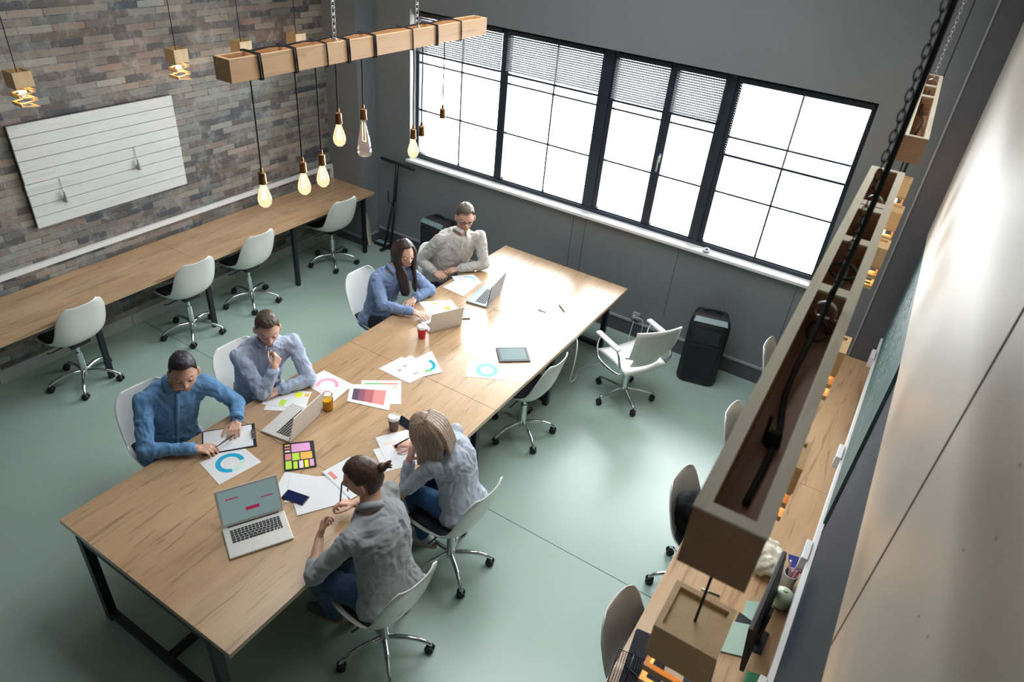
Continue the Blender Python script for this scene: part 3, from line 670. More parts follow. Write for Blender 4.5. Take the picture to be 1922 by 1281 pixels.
# ------------------------------------------------------------------ beam lamps
def chain_bm(bm, p, length, link=.034, r=.0028, w=.011):
    k = 0; z = 0
    while z < length:
        pts = []
        for i in range(10):
            a = i*2*PI/10; u = math.cos(a)*w; v = math.sin(a)*link*.6
            pts.append(V(p)+V((u if k % 2 else 0, 0 if k % 2 else u, z+v)))
        add_tube(bm, pts, r, 5, closed=True); z += link*.86; k += 1
def beam(name, label, c, L_, rz, w=.10, h=.095, wood='pine', b=.016, lk=(.034, .0028, .011), darkchain=(), slots=None, chains=(), chain_len=1.9, cords=(), wraps=(), group=None):
    """c = centre of the top face; the long axis is local y"""
    t = thing(name, label, 'pendant lamp', c, rz, group); q = L_/2
    bm = new()
    add_box(bm, (-w/2, -q, -h), (-w/2+b, q, 0)); add_box(bm, (w/2-b, -q, -h), (w/2, q, 0)); add_box(bm, (-w/2+b, -q, -h), (w/2-b, q, -h+b))
    add_box(bm, (-w/2+b, -q, -h+b), (w/2-b, -q+b, 0)); add_box(bm, (-w/2+b, q-b, -h+b), (w/2-b, q, 0))
    for y in slots or (): add_box(bm, (-w/2+b, y-.02, -h+b), (w/2-b, y+.02, -.002))
    obj('wooden_beam', bm, M[wood], t)
    if wood == 'pinepale':  # paler strips put light from above into the colour of the top edges
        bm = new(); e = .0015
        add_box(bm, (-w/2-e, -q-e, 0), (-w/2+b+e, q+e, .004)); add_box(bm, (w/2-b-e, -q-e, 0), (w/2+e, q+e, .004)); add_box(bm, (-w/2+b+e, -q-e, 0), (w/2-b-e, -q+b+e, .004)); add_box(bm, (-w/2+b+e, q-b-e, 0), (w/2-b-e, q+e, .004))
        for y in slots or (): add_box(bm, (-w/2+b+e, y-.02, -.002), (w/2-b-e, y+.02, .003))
        rm = obj('toplit_rim', bm, M['rim'], t); rm['label'] = 'pale wood rim with light from above put into its colour'
    for y in chains:
        bm = new(); add_tube(bm, arc((0, y, -.015), .022, 0, 2*PI, 14, 'xz')[:-1], .0045, 6, closed=True); add_tube(bm, [(-.03, y, -.03), (.03, y, -.03)], .004, 6); obj('hook_ring', bm, M['chrome'], t, True)
        bm = new(); chain_bm(bm, (0, y, .012), chain_len, *lk); obj('chain', bm, M['cord' if y in darkchain else 'alu'], t, True)
    for (y, n) in wraps:
        for j in range(n):
            bm = new(); yy = y+.011*j; e = .005
            add_tube(bm, [(-w/2-e, yy+.004, e), (0, yy, e+.002), (w/2+e, yy, e), (w/2+e+.001, yy+.003, -h/2), (w/2+e, yy+.006, -h-e), (0, yy+.008, -h-e), (-w/2-e, yy+.009, -h-e), (-w/2-e, yy+.006, -h/2)], .0042, 6, closed=True); obj('cord_wrap', bm, M['cord'], t, True)
    for (y, L2, kind) in cords:
        bm = new(); pts = smoothpath([(0, y, -h), (.006, y-.004, -h-L2*.3), (-.004, y+.004, -h-L2*.65), (0, y, -h-L2)], 5)
        add_tube(bm, pts, .0036, 6); cd = obj('hanging_cord', bm, M['cord'], t, True)
        bm = new(); z = -h-L2; add_lathe(bm, [(0, z+.022), (.006, z+.02), (.0075, z+.002), (.017, z-.004), (.018, z-.05), (.0195, z-.052), (.0195, z-.058), (0, z-.058)], (0, y, 0), 14); sk = obj('bulb_socket', bm, M['brass'], t, True, 40)
        z -= .056
        if kind == 'drop':
            bm = new(); add_lathe(bm, [(.013, z), (.014, z-.012), (.024, z-.04), (.032, z-.068), (.033, z-.085), (.028, z-.105), (.015, z-.118), (0, z-.121)], (0, y, 0), 20); obj('bulb', bm, M['bulb'], t, True)
            bm = new()
            for k in range(5):
                a = k*2*PI/5; add_tube(bm, [(.004*math.cos(a), y+.004*math.sin(a), z-.02), (.013*math.cos(a), y+.013*math.sin(a), z-.085)], .0011, 4)
            obj('filament', bm, M['filament'], t)
        elif kind == 'bottle':
            bm = new(); add_lathe(bm, [(.013, z), (.014, z-.02), (.020, z-.06), (.030, z-.10), (.037, z-.15), (.039, z-.185), (.034, z-.198), (.02, z-.19), (0, z-.188)], (0, y, 0), 10); obj('bulb', bm, M['bulbdim'], t, True, 30)
            bm = new(); add_tube(bm, [(.008, y, z-.02), (.012, y, z-.12), (-.012, y, z-.12), (-.008, y, z-.02)], .001, 4); obj('filament', bm, M['filament'], t)
    return t
yc = (-4.145-2.243)/2
def Y(y): return y-yc
t = beam('beam_pendant_lamp', 'pale wooden beam lamp hung on chains over the table with cords and glowing bulbs', (3.26, yc, 3.155), 1.902, 0,
     chains=(Y(-3.49), Y(-2.86)), chain_len=1.8, wood='pine',
     cords=((Y(-4.01), .43, 'drop'), (Y(-3.757), .44, 'drop'), (Y(-3.627), .435, 'drop'), (Y(-3.493), .25, 'drop'), (Y(-3.308), .265, 'bottle'), (Y(-2.888), .46, 'drop'), (Y(-2.808), .46, 'small'), (Y(-2.604), .395, 'none')),
     wraps=((Y(-4.0), 2), (Y(-3.80), 2), (Y(-3.60), 1), (Y(-3.46), 2), (Y(-3.27), 2), (Y(-2.965), 1), (Y(-2.755), 2), (Y(-2.52), 1)))
bm = new()
for a, b in ((-4.0, -3.8), (-3.8, -3.6), (-3.6, -3.46), (-3.46, -3.27), (-3.27, -2.965), (-2.965, -2.755), (-2.755, -2.52)):
    m_ = (a+b)/2; add_tube(bm, smoothpath([(-.01, Y(a), .006), (.012, Y(m_)-.02, .016), (-.014, Y(m_)+.03, .010), (0, Y(b), .008)], 4), .0042, 6)
obj('top_cord', bm, M['cord'], t, True)
ang = .019
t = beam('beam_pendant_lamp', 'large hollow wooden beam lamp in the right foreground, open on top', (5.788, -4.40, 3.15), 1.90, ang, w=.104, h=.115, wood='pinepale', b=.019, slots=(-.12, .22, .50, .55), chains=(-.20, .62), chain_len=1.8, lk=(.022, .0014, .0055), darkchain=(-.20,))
bm = new(); add_tube(bm, smoothpath([(.006, -.80, -.09), (.01, -.6, -.085), (-.008, -.45, -.07), (.0, -.20, .01), (.012, -.19, .4), (.006, -.2, 1.8)], 6), .006, 8)
add_lathe(bm, [(0, .02), (.012, .015), (.015, -.02), (.0, -.03)], (.006, -.62, -.083), 10); obj('power_cord', bm, M['cord'], t, True)
bm = new()
for k in range(3):
    add_tube(bm, [V((.02*math.cos(a*.5)*(1+.3*k), -.2+.5*(k-.2)*.3+.05*math.sin(a*.5), -.05+.012*k)) for a in range(13)], .004, 6)
add_tube(bm, smoothpath([(0, -.16, -.04), (.01, .05, -.03), (-.01, .3, -.05), (.01, .6, -.04)], 5), .004, 6); obj('loose_cord', bm, M['cord'], t, True)
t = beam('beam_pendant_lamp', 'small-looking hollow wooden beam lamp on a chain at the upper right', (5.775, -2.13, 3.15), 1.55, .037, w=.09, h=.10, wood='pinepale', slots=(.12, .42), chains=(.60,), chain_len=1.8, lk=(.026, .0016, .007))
bm = new(); add_tube(bm, smoothpath([(0, -.45, -.06), (.01, -.3, -.03), (-.01, 0, -.05), (0, .28, 0)], 5), .005, 6)
add_tube(bm, [(.0, -.35, -.1), (.0, -.36, -.5), (.0, -.36, -.85)], .004, 6); obj('power_cord', bm, M['cord'], t, True)
#ITEMS
# ------------------------------------------------------------------ loudspeakers, stand, plank, socket, sill roll, cable
def make_speaker(label, loc, rz):
    t = thing('loudspeaker', label, 'loudspeaker', loc, rz)
    w, d, h = .185, .15, .71
    def rr(w, d, z, cut=.05): return [(-w+cut, -d, z), (w-cut, -d, z), (w, -d+cut, z), (w*.82, d, z), (-w*.82, d, z), (-w, -d+cut, z)]
    bm = new(); rings = [[bm.verts.new(p) for p in rr(w*a, d*b, z)] for a, b, z in ((.93, .9, 0), (1, 1, .035), (1, 1, h-.09), (.97, .90, h-.04), (.86, .6, h))]
    for A, B in zip(rings, rings[1:]):
        for k in range(6): bm.faces.new((A[k], A[(k+1) % 6], B[(k+1) % 6], B[k]))
    bm.faces.new(rings[0][::-1]); bm.faces.new(rings[-1])
    bmesh.ops.bevel(bm, geom=bm.edges[:], offset=.012, segments=2, affect='EDGES'); obj('cabinet', bm, M['rubber'], t, True, 50)
    bm = new(); add_box(bm, (-.13, -d-.006, .06), (.13, -d+.004, .44), bev=.004); obj('grille', bm, M['blackcloth'], t)
    bm = new(); add_prism(bm, [(-.155, .0), (.155, .0), (.14, .056), (-.14, .056)], .001, .008, Matrix.Translation((0, -.1365, h-.040)) @ Matrix.Rotation(math.radians(41.6), 4, 'X')); obj('top_sheen', bm, M['spk'], t)  # lighter plate, colour stands in for the reflection on the slanted top
    bm = new(); add_box(bm, (-.12, -d-.005, .47), (.12, -d+.003, .61), bev=.004); obj('horn', bm, M['black'], t)
    bm = new(); add_tube(bm, smoothpath([(-.07, .03, h-.02), (-.065, .03, h+.022), (.065, .03, h+.022), (.07, .03, h-.02)], 4), .011, 8); obj('handle', bm, M['black'], t, True)
    return t
s0 = make_speaker('large black floor loudspeaker beside the white mesh armchair', (4.74, -.37, 0), math.radians(14)); s0['group'] = 'floor loudspeakers'
dup(s0, (1.62, -.40, 0), math.radians(-4), 'black floor loudspeaker half hidden behind the man with glasses', 'floor loudspeakers')
t = thing('folding_stand', 'black T-shaped folding stand leaning in the corner by the window', 'stand', (.72, -.2, 0))
bm = new(); add_tube(bm, [(-.13, .03, 1.085), (-.10, .03, 1.085), (.36, .02, 1.075), (.385, .02, 1.075)], [.012, .02, .02, .012], 10); obj('top_bar', bm, M['black'], t, True)
for dx in (-.02, .035):
    bm = new(); add_tube(bm, [(-.015+dx*1.6, -.02, .03), (.075+dx*.6, .02, .62)], .014, 8); obj('leg', bm, M['black'], t, True)
bm = new(); add_tube(bm, [(.075, .02, .55), (.12, .025, 1.075)], .02, 8); obj('post', bm, M['black'], t, True)
bm = new(); add_tube(bm, smoothpath([(.07, 0, .58), (.02, -.02, .62), (.02, -.02, .74)], 4), .007, 6); obj('lever', bm, M['black'], t, True)
bm = new(); add_box(bm, (-.20, -.06, .0), (.10, -.02, .03), bev=.008); add_box(bm, (-.02, -.16, 0), (.03, .04, .028), bev=.008); obj('foot', bm, M['black'], t)
bm = new(); add_box(bm, (-.012, -.05, 0), (.012, .05, .42), Matrix.Translation((.515, -.31, .008)) @ Matrix.Rotation(math.radians(-8), 4, 'Y') @ Matrix.Rotation(.5, 4, 'Z'), bev=.003)
tag(obj('wood_plank', bm, M['rim']), 'short pale wooden plank leaning against the left corner pillar', 'plank')
t = thing('wall_socket', 'white wall socket with plug behind the mesh armchair', 'wall socket', (3.95, YW, .25))
bm = new(); add_box(bm, (-.04, -.035, -.04), (.04, -.0005, .04), bev=.005); obj('socket_plate', bm, M['trimgrey'], t)
bm = new(); add_sphere(bm, (-.01, -.05, 0), .028, (1, 1, 1), 10); obj('plug', bm, M['trimgrey'], t, True)
bm = new(); add_tube(bm, smoothpath([(.0, -.06, .0), (.06, -.07, .02), (.10, -.06, -.03), (.10, -.05, -.22)], 5), .005, 6); obj('plug_cord', bm, M['wcord'], t, True)
bm = new(); add_lathe(bm, [(.016, -.014), (.032, -.014), (.035, 0), (.032, .014), (.016, .014), (.014, 0), (.016, -.014)], (4.475, YW-.008, 1.168), 18, Matrix.Rotation(.25, 4, 'X'))
tag(obj('tape_roll', bm, M['trimgrey'], None, True, 40), 'small grey tape roll lying on the window sill', 'tape roll')
bm = new(); add_tube(bm, smoothpath([(3.90, -1.50, .70), (3.975, -1.60, .69), (4.01, -1.68, .55), (3.97, -1.62, .32), (3.88, -1.30, .10), (3.80, -1.0, .012), (3.95, -.7, .008), (4.02, -.4, .008), (3.955, -.22, .05), (3.95, -.16, .21)], 8), .005, 6)
tag(obj('power_cable', bm, M['wcord'], None, True), 'white cable running from the table edge down across the floor to the wall', 'cable')

# ------------------------------------------------------------------ things on the conference table
ZT = .7505
def poly(name, pts, z, label, cat='paper', m='paper', th=.0012, prints=(), group=None):
    """flat sheet from corner points; prints = extra inked shapes in sheet coordinates (0..1 x 0..1)"""
    cx = sum(p[0] for p in pts)/len(pts); cy = sum(p[1] for p in pts)/len(pts)
    t = thing(name, label, cat, (cx, cy, z), 0, group)
    q = [(x-cx, y-cy) for x, y in pts]
    bm = new(); add_prism(bm, q, 0, th); obj('sheet', bm, M[m], t)
    def uv(u, v):
        a = V(q[0]).lerp(V(q[1]), u); b = V(q[3 % len(q)]).lerp(V(q[2]), u); return a.lerp(b, v)
    groups = {}
    for pr in prints: groups.setdefault(pr[0], []).append(pr[1:])
    for c, ls in groups.items():
        bm = new()
        for kind, *a in ls:
            if kind == 'rect': u0, v0, u1, v1 = a; P = [uv(u0, v0), uv(u1, v0), uv(u1, v1), uv(u0, v1)]; add_prism(bm, P, th, th+.0005)
            if kind == 'ring':
                u, v, r0, r1, a0, a1 = a; c0 = uv(u, v); n = max(3, int(abs(a1-a0)/12))
                for k in range(n):
                    t0 = math.radians(a0+(a1-a0)*k/n); t1 = math.radians(a0+(a1-a0)*(k+1)/n)
                    add_prism(bm, [c0+V((math.cos(t0), math.sin(t0)))*r0, c0+V((math.cos(t0), math.sin(t0)))*r1, c0+V((math.cos(t1), math.sin(t1)))*r1, c0+V((math.cos(t1), math.sin(t1)))*r0], th, th+.0005)
        obj('printed_'+c, bm, COL[c], t)
    return t
def A4(cx, cy, a, w=.297, h=.21):
    c, s = math.cos(a), math.sin(a); return [(cx+c*x-s*y, cy+s*x+c*y) for x, y in ((-w/2, -h/2), (w/2, -h/2), (w/2, h/2), (-w/2, h/2))]
GP = 'loose papers on the conference table'
poly('printed_chart', [(2.790, -4.352), (3.03, -4.40), (3.075, -4.125), (2.835, -4.095)], ZT, 'white sheet with a bold cyan ring chart in front of the clipboard', prints=[('cyan', 'ring', .5, .5, .055, .085, 60, 330), ('mint', 'ring', .5, .5, .058, .085, -30, 60)], group=GP)
# clipboard
t = thing('clipboard', 'black clipboard holding blank white paper, under the hands of the man in blue', 'clipboard', (2.755, -4.11, ZT), math.radians(-37+90))
bm = new(); add_box(bm, (-.155, -.115, 0), (.165, .115, .004), bev=.001); obj('board', bm, COL['charcoal'], t)
bm = new(); add_box(bm, (-.147, -.105, .004), (.145, .105, .0055)); obj('paper_sheet', bm, M['paper'], t)
bm = new(); add_box(bm, (.138, -.045, .005), (.16, .045, .013), bev=.002); add_tube(bm, arc((.152, 0, .014), .02, 0, PI, 8), .002, 5); obj('clip', bm, M['chrome'], t)
poly('sticky_note_organizer', [(3.055, -3.935), (3.185, -3.797), (3.373, -3.955), (3.250, -4.103)], ZT, 'dark board of pink, yellow and green sticky notes in the middle of the table', 'sticky notes', 'black', .004,
     [('magenta', 'rect', .26, .06, .86, .36), ('orange', 'rect', .05, .06, .22, .12), ('blush', 'rect', .05, .28, .22, .34), ('coral', 'rect', .05, .17, .22, .23), ('lime', 'rect', .27, .40, .50, .66), ('orange', 'rect', .53, .40, .90, .66),
      ('coral', 'rect', .05, .40, .24, .62), ('lime', 'rect', .05, .66, .24, .94), ('lime', 'rect', .29, .70, .42, .96), ('blush', 'rect', .47, .70, .60, .96), ('yellow', 'rect', .64, .70, .76, .96), ('magenta', 'rect', .80, .70, .93, .94)])
poly('paper_sheet', A4(3.43, -4.13, math.radians(25)), ZT, 'blank white sheet lying lowest under the dark phone', group=GP)
poly('paper_sheet', A4(3.49, -4.10, math.radians(38)), ZT+.0014, 'blank white sheet fanned on top of another beside the bun-haired man', group=GP)
poly('paper_sheet', A4(3.56, -4.12, math.radians(58)), ZT+.0028, 'blank white sheet topmost in the fan, under the hands of the bun-haired man', group=GP)
poly('printed_report', A4(3.60, -3.90, math.radians(-12), .30, .21), ZT+.0042, 'white report sheet with a red bar, beyond the bun-haired man', prints=[('coral', 'rect', .1, .1, .35, .22), ('grey', 'rect', .02, .02, .98, .03)], group=GP)
def phone(cx, cy, a, label, L_=.145, w=.072, z=0, m='screen_off'):
    t = thing('smartphone', label, 'phone', (cx, cy, ZT+z), a, 'smartphones on the table')
    bm = new(); add_box(bm, (-L_/2, -w/2, 0), (L_/2, w/2, .008), bev=.003); obj('phone_body', bm, M['alu'] if m == 'x' else M['black'], t)
    bm = new(); add_box(bm, (-L_/2+.006, -w/2+.004, .0079), (L_/2-.006, w/2-.004, .0086)); obj('screen', bm, M[m], t)
M['phoneblue'] = mat('navy_phone_glass', (.01, .018, .075), .08, spec=.6)
phone(3.462, -4.213, math.radians(13), 'navy-screened phone lying on the blank sheets beside the open laptop', z=.0045, m='phoneblue')
phone(3.54, -3.305, math.radians(-8), 'dark phone beside the brown coffee cup', m='screen_off')
def cup(cx, cy, label, m, cat='cup'):
    t = thing('paper_cup', label, cat, (cx, cy, ZT))
    bm = new(); add_lathe(bm, [(0, 0), (.028, 0), (.029, .004), (.038, .09), (.038, .095), (0, .095)], seg=24); obj('cup_body', bm, M[m], t, True, 40)
    bm = new(); add_lathe(bm, [(.0405, .092), (.041, .100), (.038, .103), (.036, .112), (.033, .112), (.031, .107), (0, .107)], seg=24); add_box(bm, (.018, -.006, .107), (.028, .006, .110)); obj('cup_lid', bm, M['lid'], t, True, 40)
cup(3.515, -3.395, 'brown paper coffee cup with white lid near the blonde woman', 'kraft')
cup(2.97, -2.41, 'red paper coffee cup with white lid behind the dark-haired woman\'s laptop', 'red')
t = thing('juice_glass', 'glass of orange juice with a clear lid beyond the silver laptop', 'glass', (3.03, -3.51, ZT))
bm = new(); add_lathe(bm, [(0, .004), (.030, .004), (.034, .085), (0, .085)], seg=24); obj('juice', bm, M['juice'], t, True, 40)
bm = new(); add_lathe(bm, [(0, 0), (.033, 0), (.038, .12), (.040, .121), (.040, .125), (.034, .132), (0, .134)], seg=24); obj('glass_wall', bm, M['glass'], t, True, 40)
bm = new(); add_tube(bm, arc((0, 0, .122), .039, 0, 2*PI, 24)[:-1], .0022, 6, closed=True); add_tube(bm, arc((0, 0, .133), .028, 0, 2*PI, 24)[:-1], .0018, 6, closed=True); obj('lid_rim', bm, M['lid'], t, True)
poly('paper_sheet', [(3.54, -3.63), (3.69, -3.40), (3.87, -3.53), (3.73, -3.74)], ZT, 'blank white sheet under the printed page of the blonde woman', group=GP)
poly('printed_chart', [(3.475, -3.535), (3.60, -3.335), (3.80, -3.47), (3.68, -3.665)], ZT+.0014, 'white page with pink markings under the blonde woman\'s hand', prints=[('coral', 'rect', .35, .45, .85, .62), ('blush', 'rect', .15, .3, .7, .4), ('blush', 'ring', .55, .62, .02, .04, 0, 360)], group=GP)
poly('printed_chart', [(2.675, -3.405), (2.69, -3.208), (2.975, -3.205), (3.00, -3.43)], ZT, 'white sheet with a pink ring chart beside the pale blue sleeve', prints=[('pink', 'ring', .45, .5, .055, .08, 20, 230), ('blush', 'ring', .45, .5, .058, .08, 230, 330)], group=GP)
poly('paper_sheet', [(2.60, -3.60), (2.82, -3.475), (2.93, -3.63), (2.70, -3.78)], ZT, 'plain white sheet lying beneath the page with yellow sticky notes', group=GP)
poly('note_page', [(2.58, -3.57), (2.81, -3.445), (2.905, -3.615), (2.64, -3.75)], ZT+.0014, 'white page with yellow and orange sticky notes under the pale blue elbow', prints=[('yellow', 'rect', .62, .1, .80, .38), ('orange', 'rect', .22, .12, .32, .35), ('yellow', 'rect', .36, .08, .44, .3), ('lime', 'rect', .38, .62, .52, .95), ('blush', 'rect', .48, .12, .6, .2), ('orange', 'rect', .86, .12, .97, .3)], group=GP)
heat = [('plum', 'rect', .10, .48, .24, .90), ('mauve', 'rect', .24, .48, .38, .90), ('rose', 'rect', .38, .48, .58, .90), ('coral', 'rect', .58, .48, .86, .90)]
poly('printed_report', [(2.985, -3.13), (3.21, -2.955), (3.385, -3.165), (3.16, -3.34)], ZT, 'white report sheet with green and orange stripes, under the heat-map sheet', prints=[('green', 'rect', .08, .12, .5, .17), ('rust', 'rect', .5, .12, .92, .17), ('orange', 'rect', .3, .26, .9, .30)], group=GP)
poly('printed_report', [(2.955, -3.215), (3.20, -3.03), (3.365, -3.27), (3.07, -3.37)], ZT+.0014, 'white sheet with a purple to coral block chart beside the juice glass', prints=[('plum', 'rect', .10, .25, .24, .85), ('mauve', 'rect', .24, .25, .38, .85), ('rose', 'rect', .38, .25, .58, .85), ('coral', 'rect', .58, .25, .86, .85)], group=GP)
poly('printed_report', [(2.985, -2.945), (3.02, -2.72), (3.30, -2.72), (3.26, -2.945)], ZT, 'white sheet lowest in the fan of three across the table seam', prints=[('grey', 'rect', .3, .3, .45, .38)], group=GP)
poly('printed_report', [(3.02, -2.90), (3.06, -2.66), (3.33, -2.71), (3.28, -2.945)], ZT+.0014, 'white sheet with small grey text blocks in the fan of three', prints=[('grey', 'rect', .15, .3, .28, .4), ('grey', 'rect', .4, .25, .55, .33), ('grey', 'rect', .4, .55, .55, .62)], group=GP)
poly('printed_chart', [(3.10, -2.76), (3.15, -2.515), (3.385, -2.685), (3.26, -2.90)], ZT+.0028, 'white sheet with a blue to green arc chart, topmost of the fan of three', prints=[('teal', 'ring', .55, .5, .06, .085, 40, 100), ('cyan', 'ring', .55, .5, .06, .085, -10, 40), ('green', 'ring', .55, .5, .06, .085, -50, -10), ('grey', 'rect', .1, .7, .28, .8)], group=GP)
poly('printed_chart', [(3.445, -2.44), (3.715, -2.285), (3.815, -2.47), (3.552, -2.62)], ZT, 'white sheet with a pale blue ring chart in front of the tablet', prints=[('palecyan', 'ring', .5, .5, .05, .085, 0, 360)], group=GP)
poly('printed_chart', [(2.545, -1.43), (2.68, -1.265), (2.835, -1.345), (2.775, -1.60)], ZT+.0014, 'white sheet with a faint arc chart in front of the man with glasses', prints=[('palecyan', 'ring', .55, .45, .055, .075, 20, 160), ('lilac', 'ring', .55, .45, .055, .075, 160, 230)], group=GP)
poly('paper_sheet', [(2.60, -1.64), (2.62, -1.44), (2.82, -1.40), (2.84, -1.66)], ZT, 'blank white sheet between the man with glasses and the dark laptop', group=GP)
poly('note_page', [(2.60, -1.99), (2.80, -1.78), (2.99, -1.90), (2.79, -2.09)], ZT, 'white page with a yellow sticky note under the woman\'s laptop side', prints=[('orange', 'rect', .60, .52, .78, .74), ('lime', 'rect', .35, .15, .5, .25)], group=GP)
t = thing('tablet', 'black-rimmed tablet with lit screen lying on the bright part of the table', 'tablet', (3.68, -2.155, ZT), math.radians(41))
bm = new(); add_box(bm, (-.125, -.098, 0), (.125, .098, .010), bev=.004); obj('tablet_body', bm, M['black'], t)
bm = new(); add_box(bm, (-.100, -.075, .0099), (.100, .075, .0106)); obj('screen', bm, M['screen_pad'], t)
def pen(a, b, label, m='black', r=.0045, nm='pen'):
    a, b = V(a), V(b); c = (a+b)/2; t = thing(nm, label, 'pen', c, 0)
    d = (b-a); bm = new(); add_tube(bm, [a-c, a-c+d*.06, b-c-d*.12, b-c], [r*.6, r, r, r*.25], 8); obj('barrel', bm, M[m], t, True, 40)
    bm = new(); add_tube(bm, [a-c+d*.02+V((0, 0, r)), a-c+d*.3+V((0, 0, r*1.2))], r*.3, 5); obj('pocket_clip', bm, M['alu'], t)
pen((3.48, -1.425, ZT+.005), (3.565, -1.42, ZT+.005), 'pale slim pen lying on the bright far end of the table', 'alu')
pen((3.585, -1.232, ZT+.005), (3.69, -1.312, ZT+.005), 'black pen lying on the bright far end of the table')
def laptop(label, c, yaw, w, d, lid, case='alubright', keys='key', lit=False, lidh=None, deck=None):
    t = thing('laptop', label, 'laptop', (c[0], c[1], ZT), math.radians(yaw), 'laptops on the conference table')
    bm = new(); add_box(bm, (-w/2, -d/2, .002), (w/2, d/2, .016), bev=.004); obj('base', bm, M[deck or case], t)
    bm = new(); add_box(bm, (-w/2+.02, -d/2+.015, 0), (w/2-.02, d/2-.015, .003)); obj('rubber_feet', bm, M['rubber'], t)
    kb = None
    bm = new(); kw = w*.80; kx = -kw/2
    rows = [(14, .011), (14, .0145), (14, .0145), (13, .0145), (12, .0145)]
    y = d/2-.034
    for n, hh in rows:
        for k in range(n): add_box(bm, (kx+kw*k/n+.0015, y-hh+.0015, .0158), (kx+kw*(k+1)/n-.0015, y, .0175))
        y -= hh+.0022
    for a, b in ((0, .08), (.08, .16), (.16, .24), (.24, .32), (.32, .66), (.66, .74), (.74, .82), (.83, .88), (.89, .94), (.95, 1)): add_box(bm, (kx+kw*a+.0015, y-.013, .0158), (kx+kw*b-.0015, y, .0175))
    obj('keyboard', bm, M[keys], t)
    bm = new(); add_box(bm, (-.05, -d/2+.012, .0158), (.05, -d/2+.076, .0163)); obj('trackpad', bm, M[deck or case], t)
    lh = lidh or d*.98; m4 = Matrix.Translation((0, d/2-.002, .016)) @ Matrix.Rotation(math.radians(lid-90)*-1, 4, 'X')
    bm = new(); add_box(bm, (-w/2, -.003, 0), (w/2, .004, lh), m4, bev=.002); ld = obj('screen_lid', bm, M[case], t)
    bm = new(); add_box(bm, (-w/2+.012, -.0036, .018), (w/2-.012, -.0028, lh-.012), m4); obj('display', bm, M['screen' if lit else 'screen_off'], ld)
    if lit:
        bm = new()
        for u0, v0, u1, v1 in ((.14, .70, .34, .73), (.68, .52, .88, .55), (.42, .30, .64, .39)): add_box(bm, (-w/2+w*u0, -.0042, lh*v0), (-w/2+w*u1, -.0035, lh*v1), m4)
        obj('screen_banner', bm, M['redui'], ld)
    bm = new(); add_tube(bm, [(-w/2+.03, d/2-.004, .017), (w/2-.03, d/2-.004, .017)], .005, 8); obj('hinge', bm, M['key'], t)
laptop('open silver laptop with lit grey screen and red bars at the near table end', (3.503, -4.523), 61.2, .335, .222, 112, lit=True, lidh=.222)
laptop('silver laptop seen from behind its lid beside the clipboard', (2.946, -3.765), -80.6, .325, .226, 105)
laptop('thin pale laptop the dark-haired woman is typing on', (2.955, -2.150), -116, .295, .205, 100, lidh=.185)
laptop('dark-lidded laptop with grey keyboard at the far end of the table', (2.995, -1.555), -80.3, .325, .20, 99, 'frame', 'key', deck='deck', lidh=.205)
M['frame2'] = M['frame']
phone(3.035, -1.905, math.radians(-48), 'white phone lying face down just behind the pale laptop', m='white')
# ------------------------------------------------------------------ things on the right desk
t = thing('laptop_sleeve', 'black laptop bag with strap lying at the near end of the right desk', 'bag', (5.60, -4.0, .751), math.radians(8))
bm = new(); add_box(bm, (-.10, -.26, 0), (.08, .18, .03), bev=.012); obj('bag_body', bm, M['blackcloth'], t)
bm = new(); add_tube(bm, smoothpath([(-.09, -.05, .03), (-.03, -.08, .034), (.02, -.12, .034), (.06, -.14, .03)], 5), .004, 6); obj('zip', bm, M['black'], t, True)
t = thing('wire_basket', 'black wire mesh basket with a round handle at the bottom edge of the right desk', 'basket', (5.55, -4.14, .783), math.radians(8))
bm = new(); n = 12; w2, d2, h2 = .075, .09, .09
for k in range(n+1):
    f = -1+2*k/n
    for s in (-1, 1):
        add_tube(bm, [(f*w2, s*d2, 0), (f*w2, s*d2, h2)], .0015, 4); add_tube(bm, [(s*w2, f*d2, 0), (s*w2, f*d2, h2)], .0015, 4)
    add_tube(bm, [(f*w2, -d2, 0), (f*w2, d2, 0)], .0015, 4)
for k in range(7):
    z = h2*k/6; add_tube(bm, [(-w2, -d2, z), (w2, -d2, z), (w2, d2, z), (-w2, d2, z)], .0015 if k < 6 else .004, 5, closed=True)
obj('wire_body', bm, M['black'], t)
bm = new(); add_tube(bm, [V((0, .075*math.cos(a*PI/12), h2+.065*math.sin(a*PI/12))) for a in range(13)], .0045, 6); obj('basket_handle', bm, M['black'], t, True)
bm = new(); add_box(bm, (-.04, -.055, 0), (.04, .055, .006), Matrix.Translation((6.065, -2.90, .751)) @ Matrix.Rotation(.25, 4, 'Z'), bev=.001); tag(obj('blue_notebook', bm, M['bluebook']), 'small dark blue notebook at the wall side of the right desk', 'notebook')
t = thing('pen_cup', 'pale cup stuffed with pink and white stationery beside the blue notebook', 'pen cup', (6.055, -3.08, .751))
bm = new(); add_lathe(bm, [(0, 0), (.034, 0), (.040, .10), (.037, .10), (.032, .006), (0, .006)], seg=20); obj('cup_body', bm, M['white'], t, True, 40)
for k, (c, a) in enumerate((('coral', .1), ('pink', 1.2), ('blush', 2.6), ('plum', 3.6), ('grey', 4.6), ('pink', 5.5))):
    bm = new(); add_tube(bm, [(.008*math.cos(a), .008*math.sin(a), .008), (.034*math.cos(a), .034*math.sin(a), .14+.012*(k % 3))], .006, 6); obj('pencil', bm, COL[c], t)
t = thing('ceramic_pot', 'round pale green ceramic pot behind the black monitor', 'pot', (6.055, -3.235, .751))
bm = new(); add_lathe(bm, [(0, 0), (.03, 0), (.05, .02), (.058, .055), (.052, .09), (.035, .108), (.012, .114), (.010, .122), (0, .124)], seg=26); obj('pot_body', bm, M['green'], t, True, 50)
bm = new()
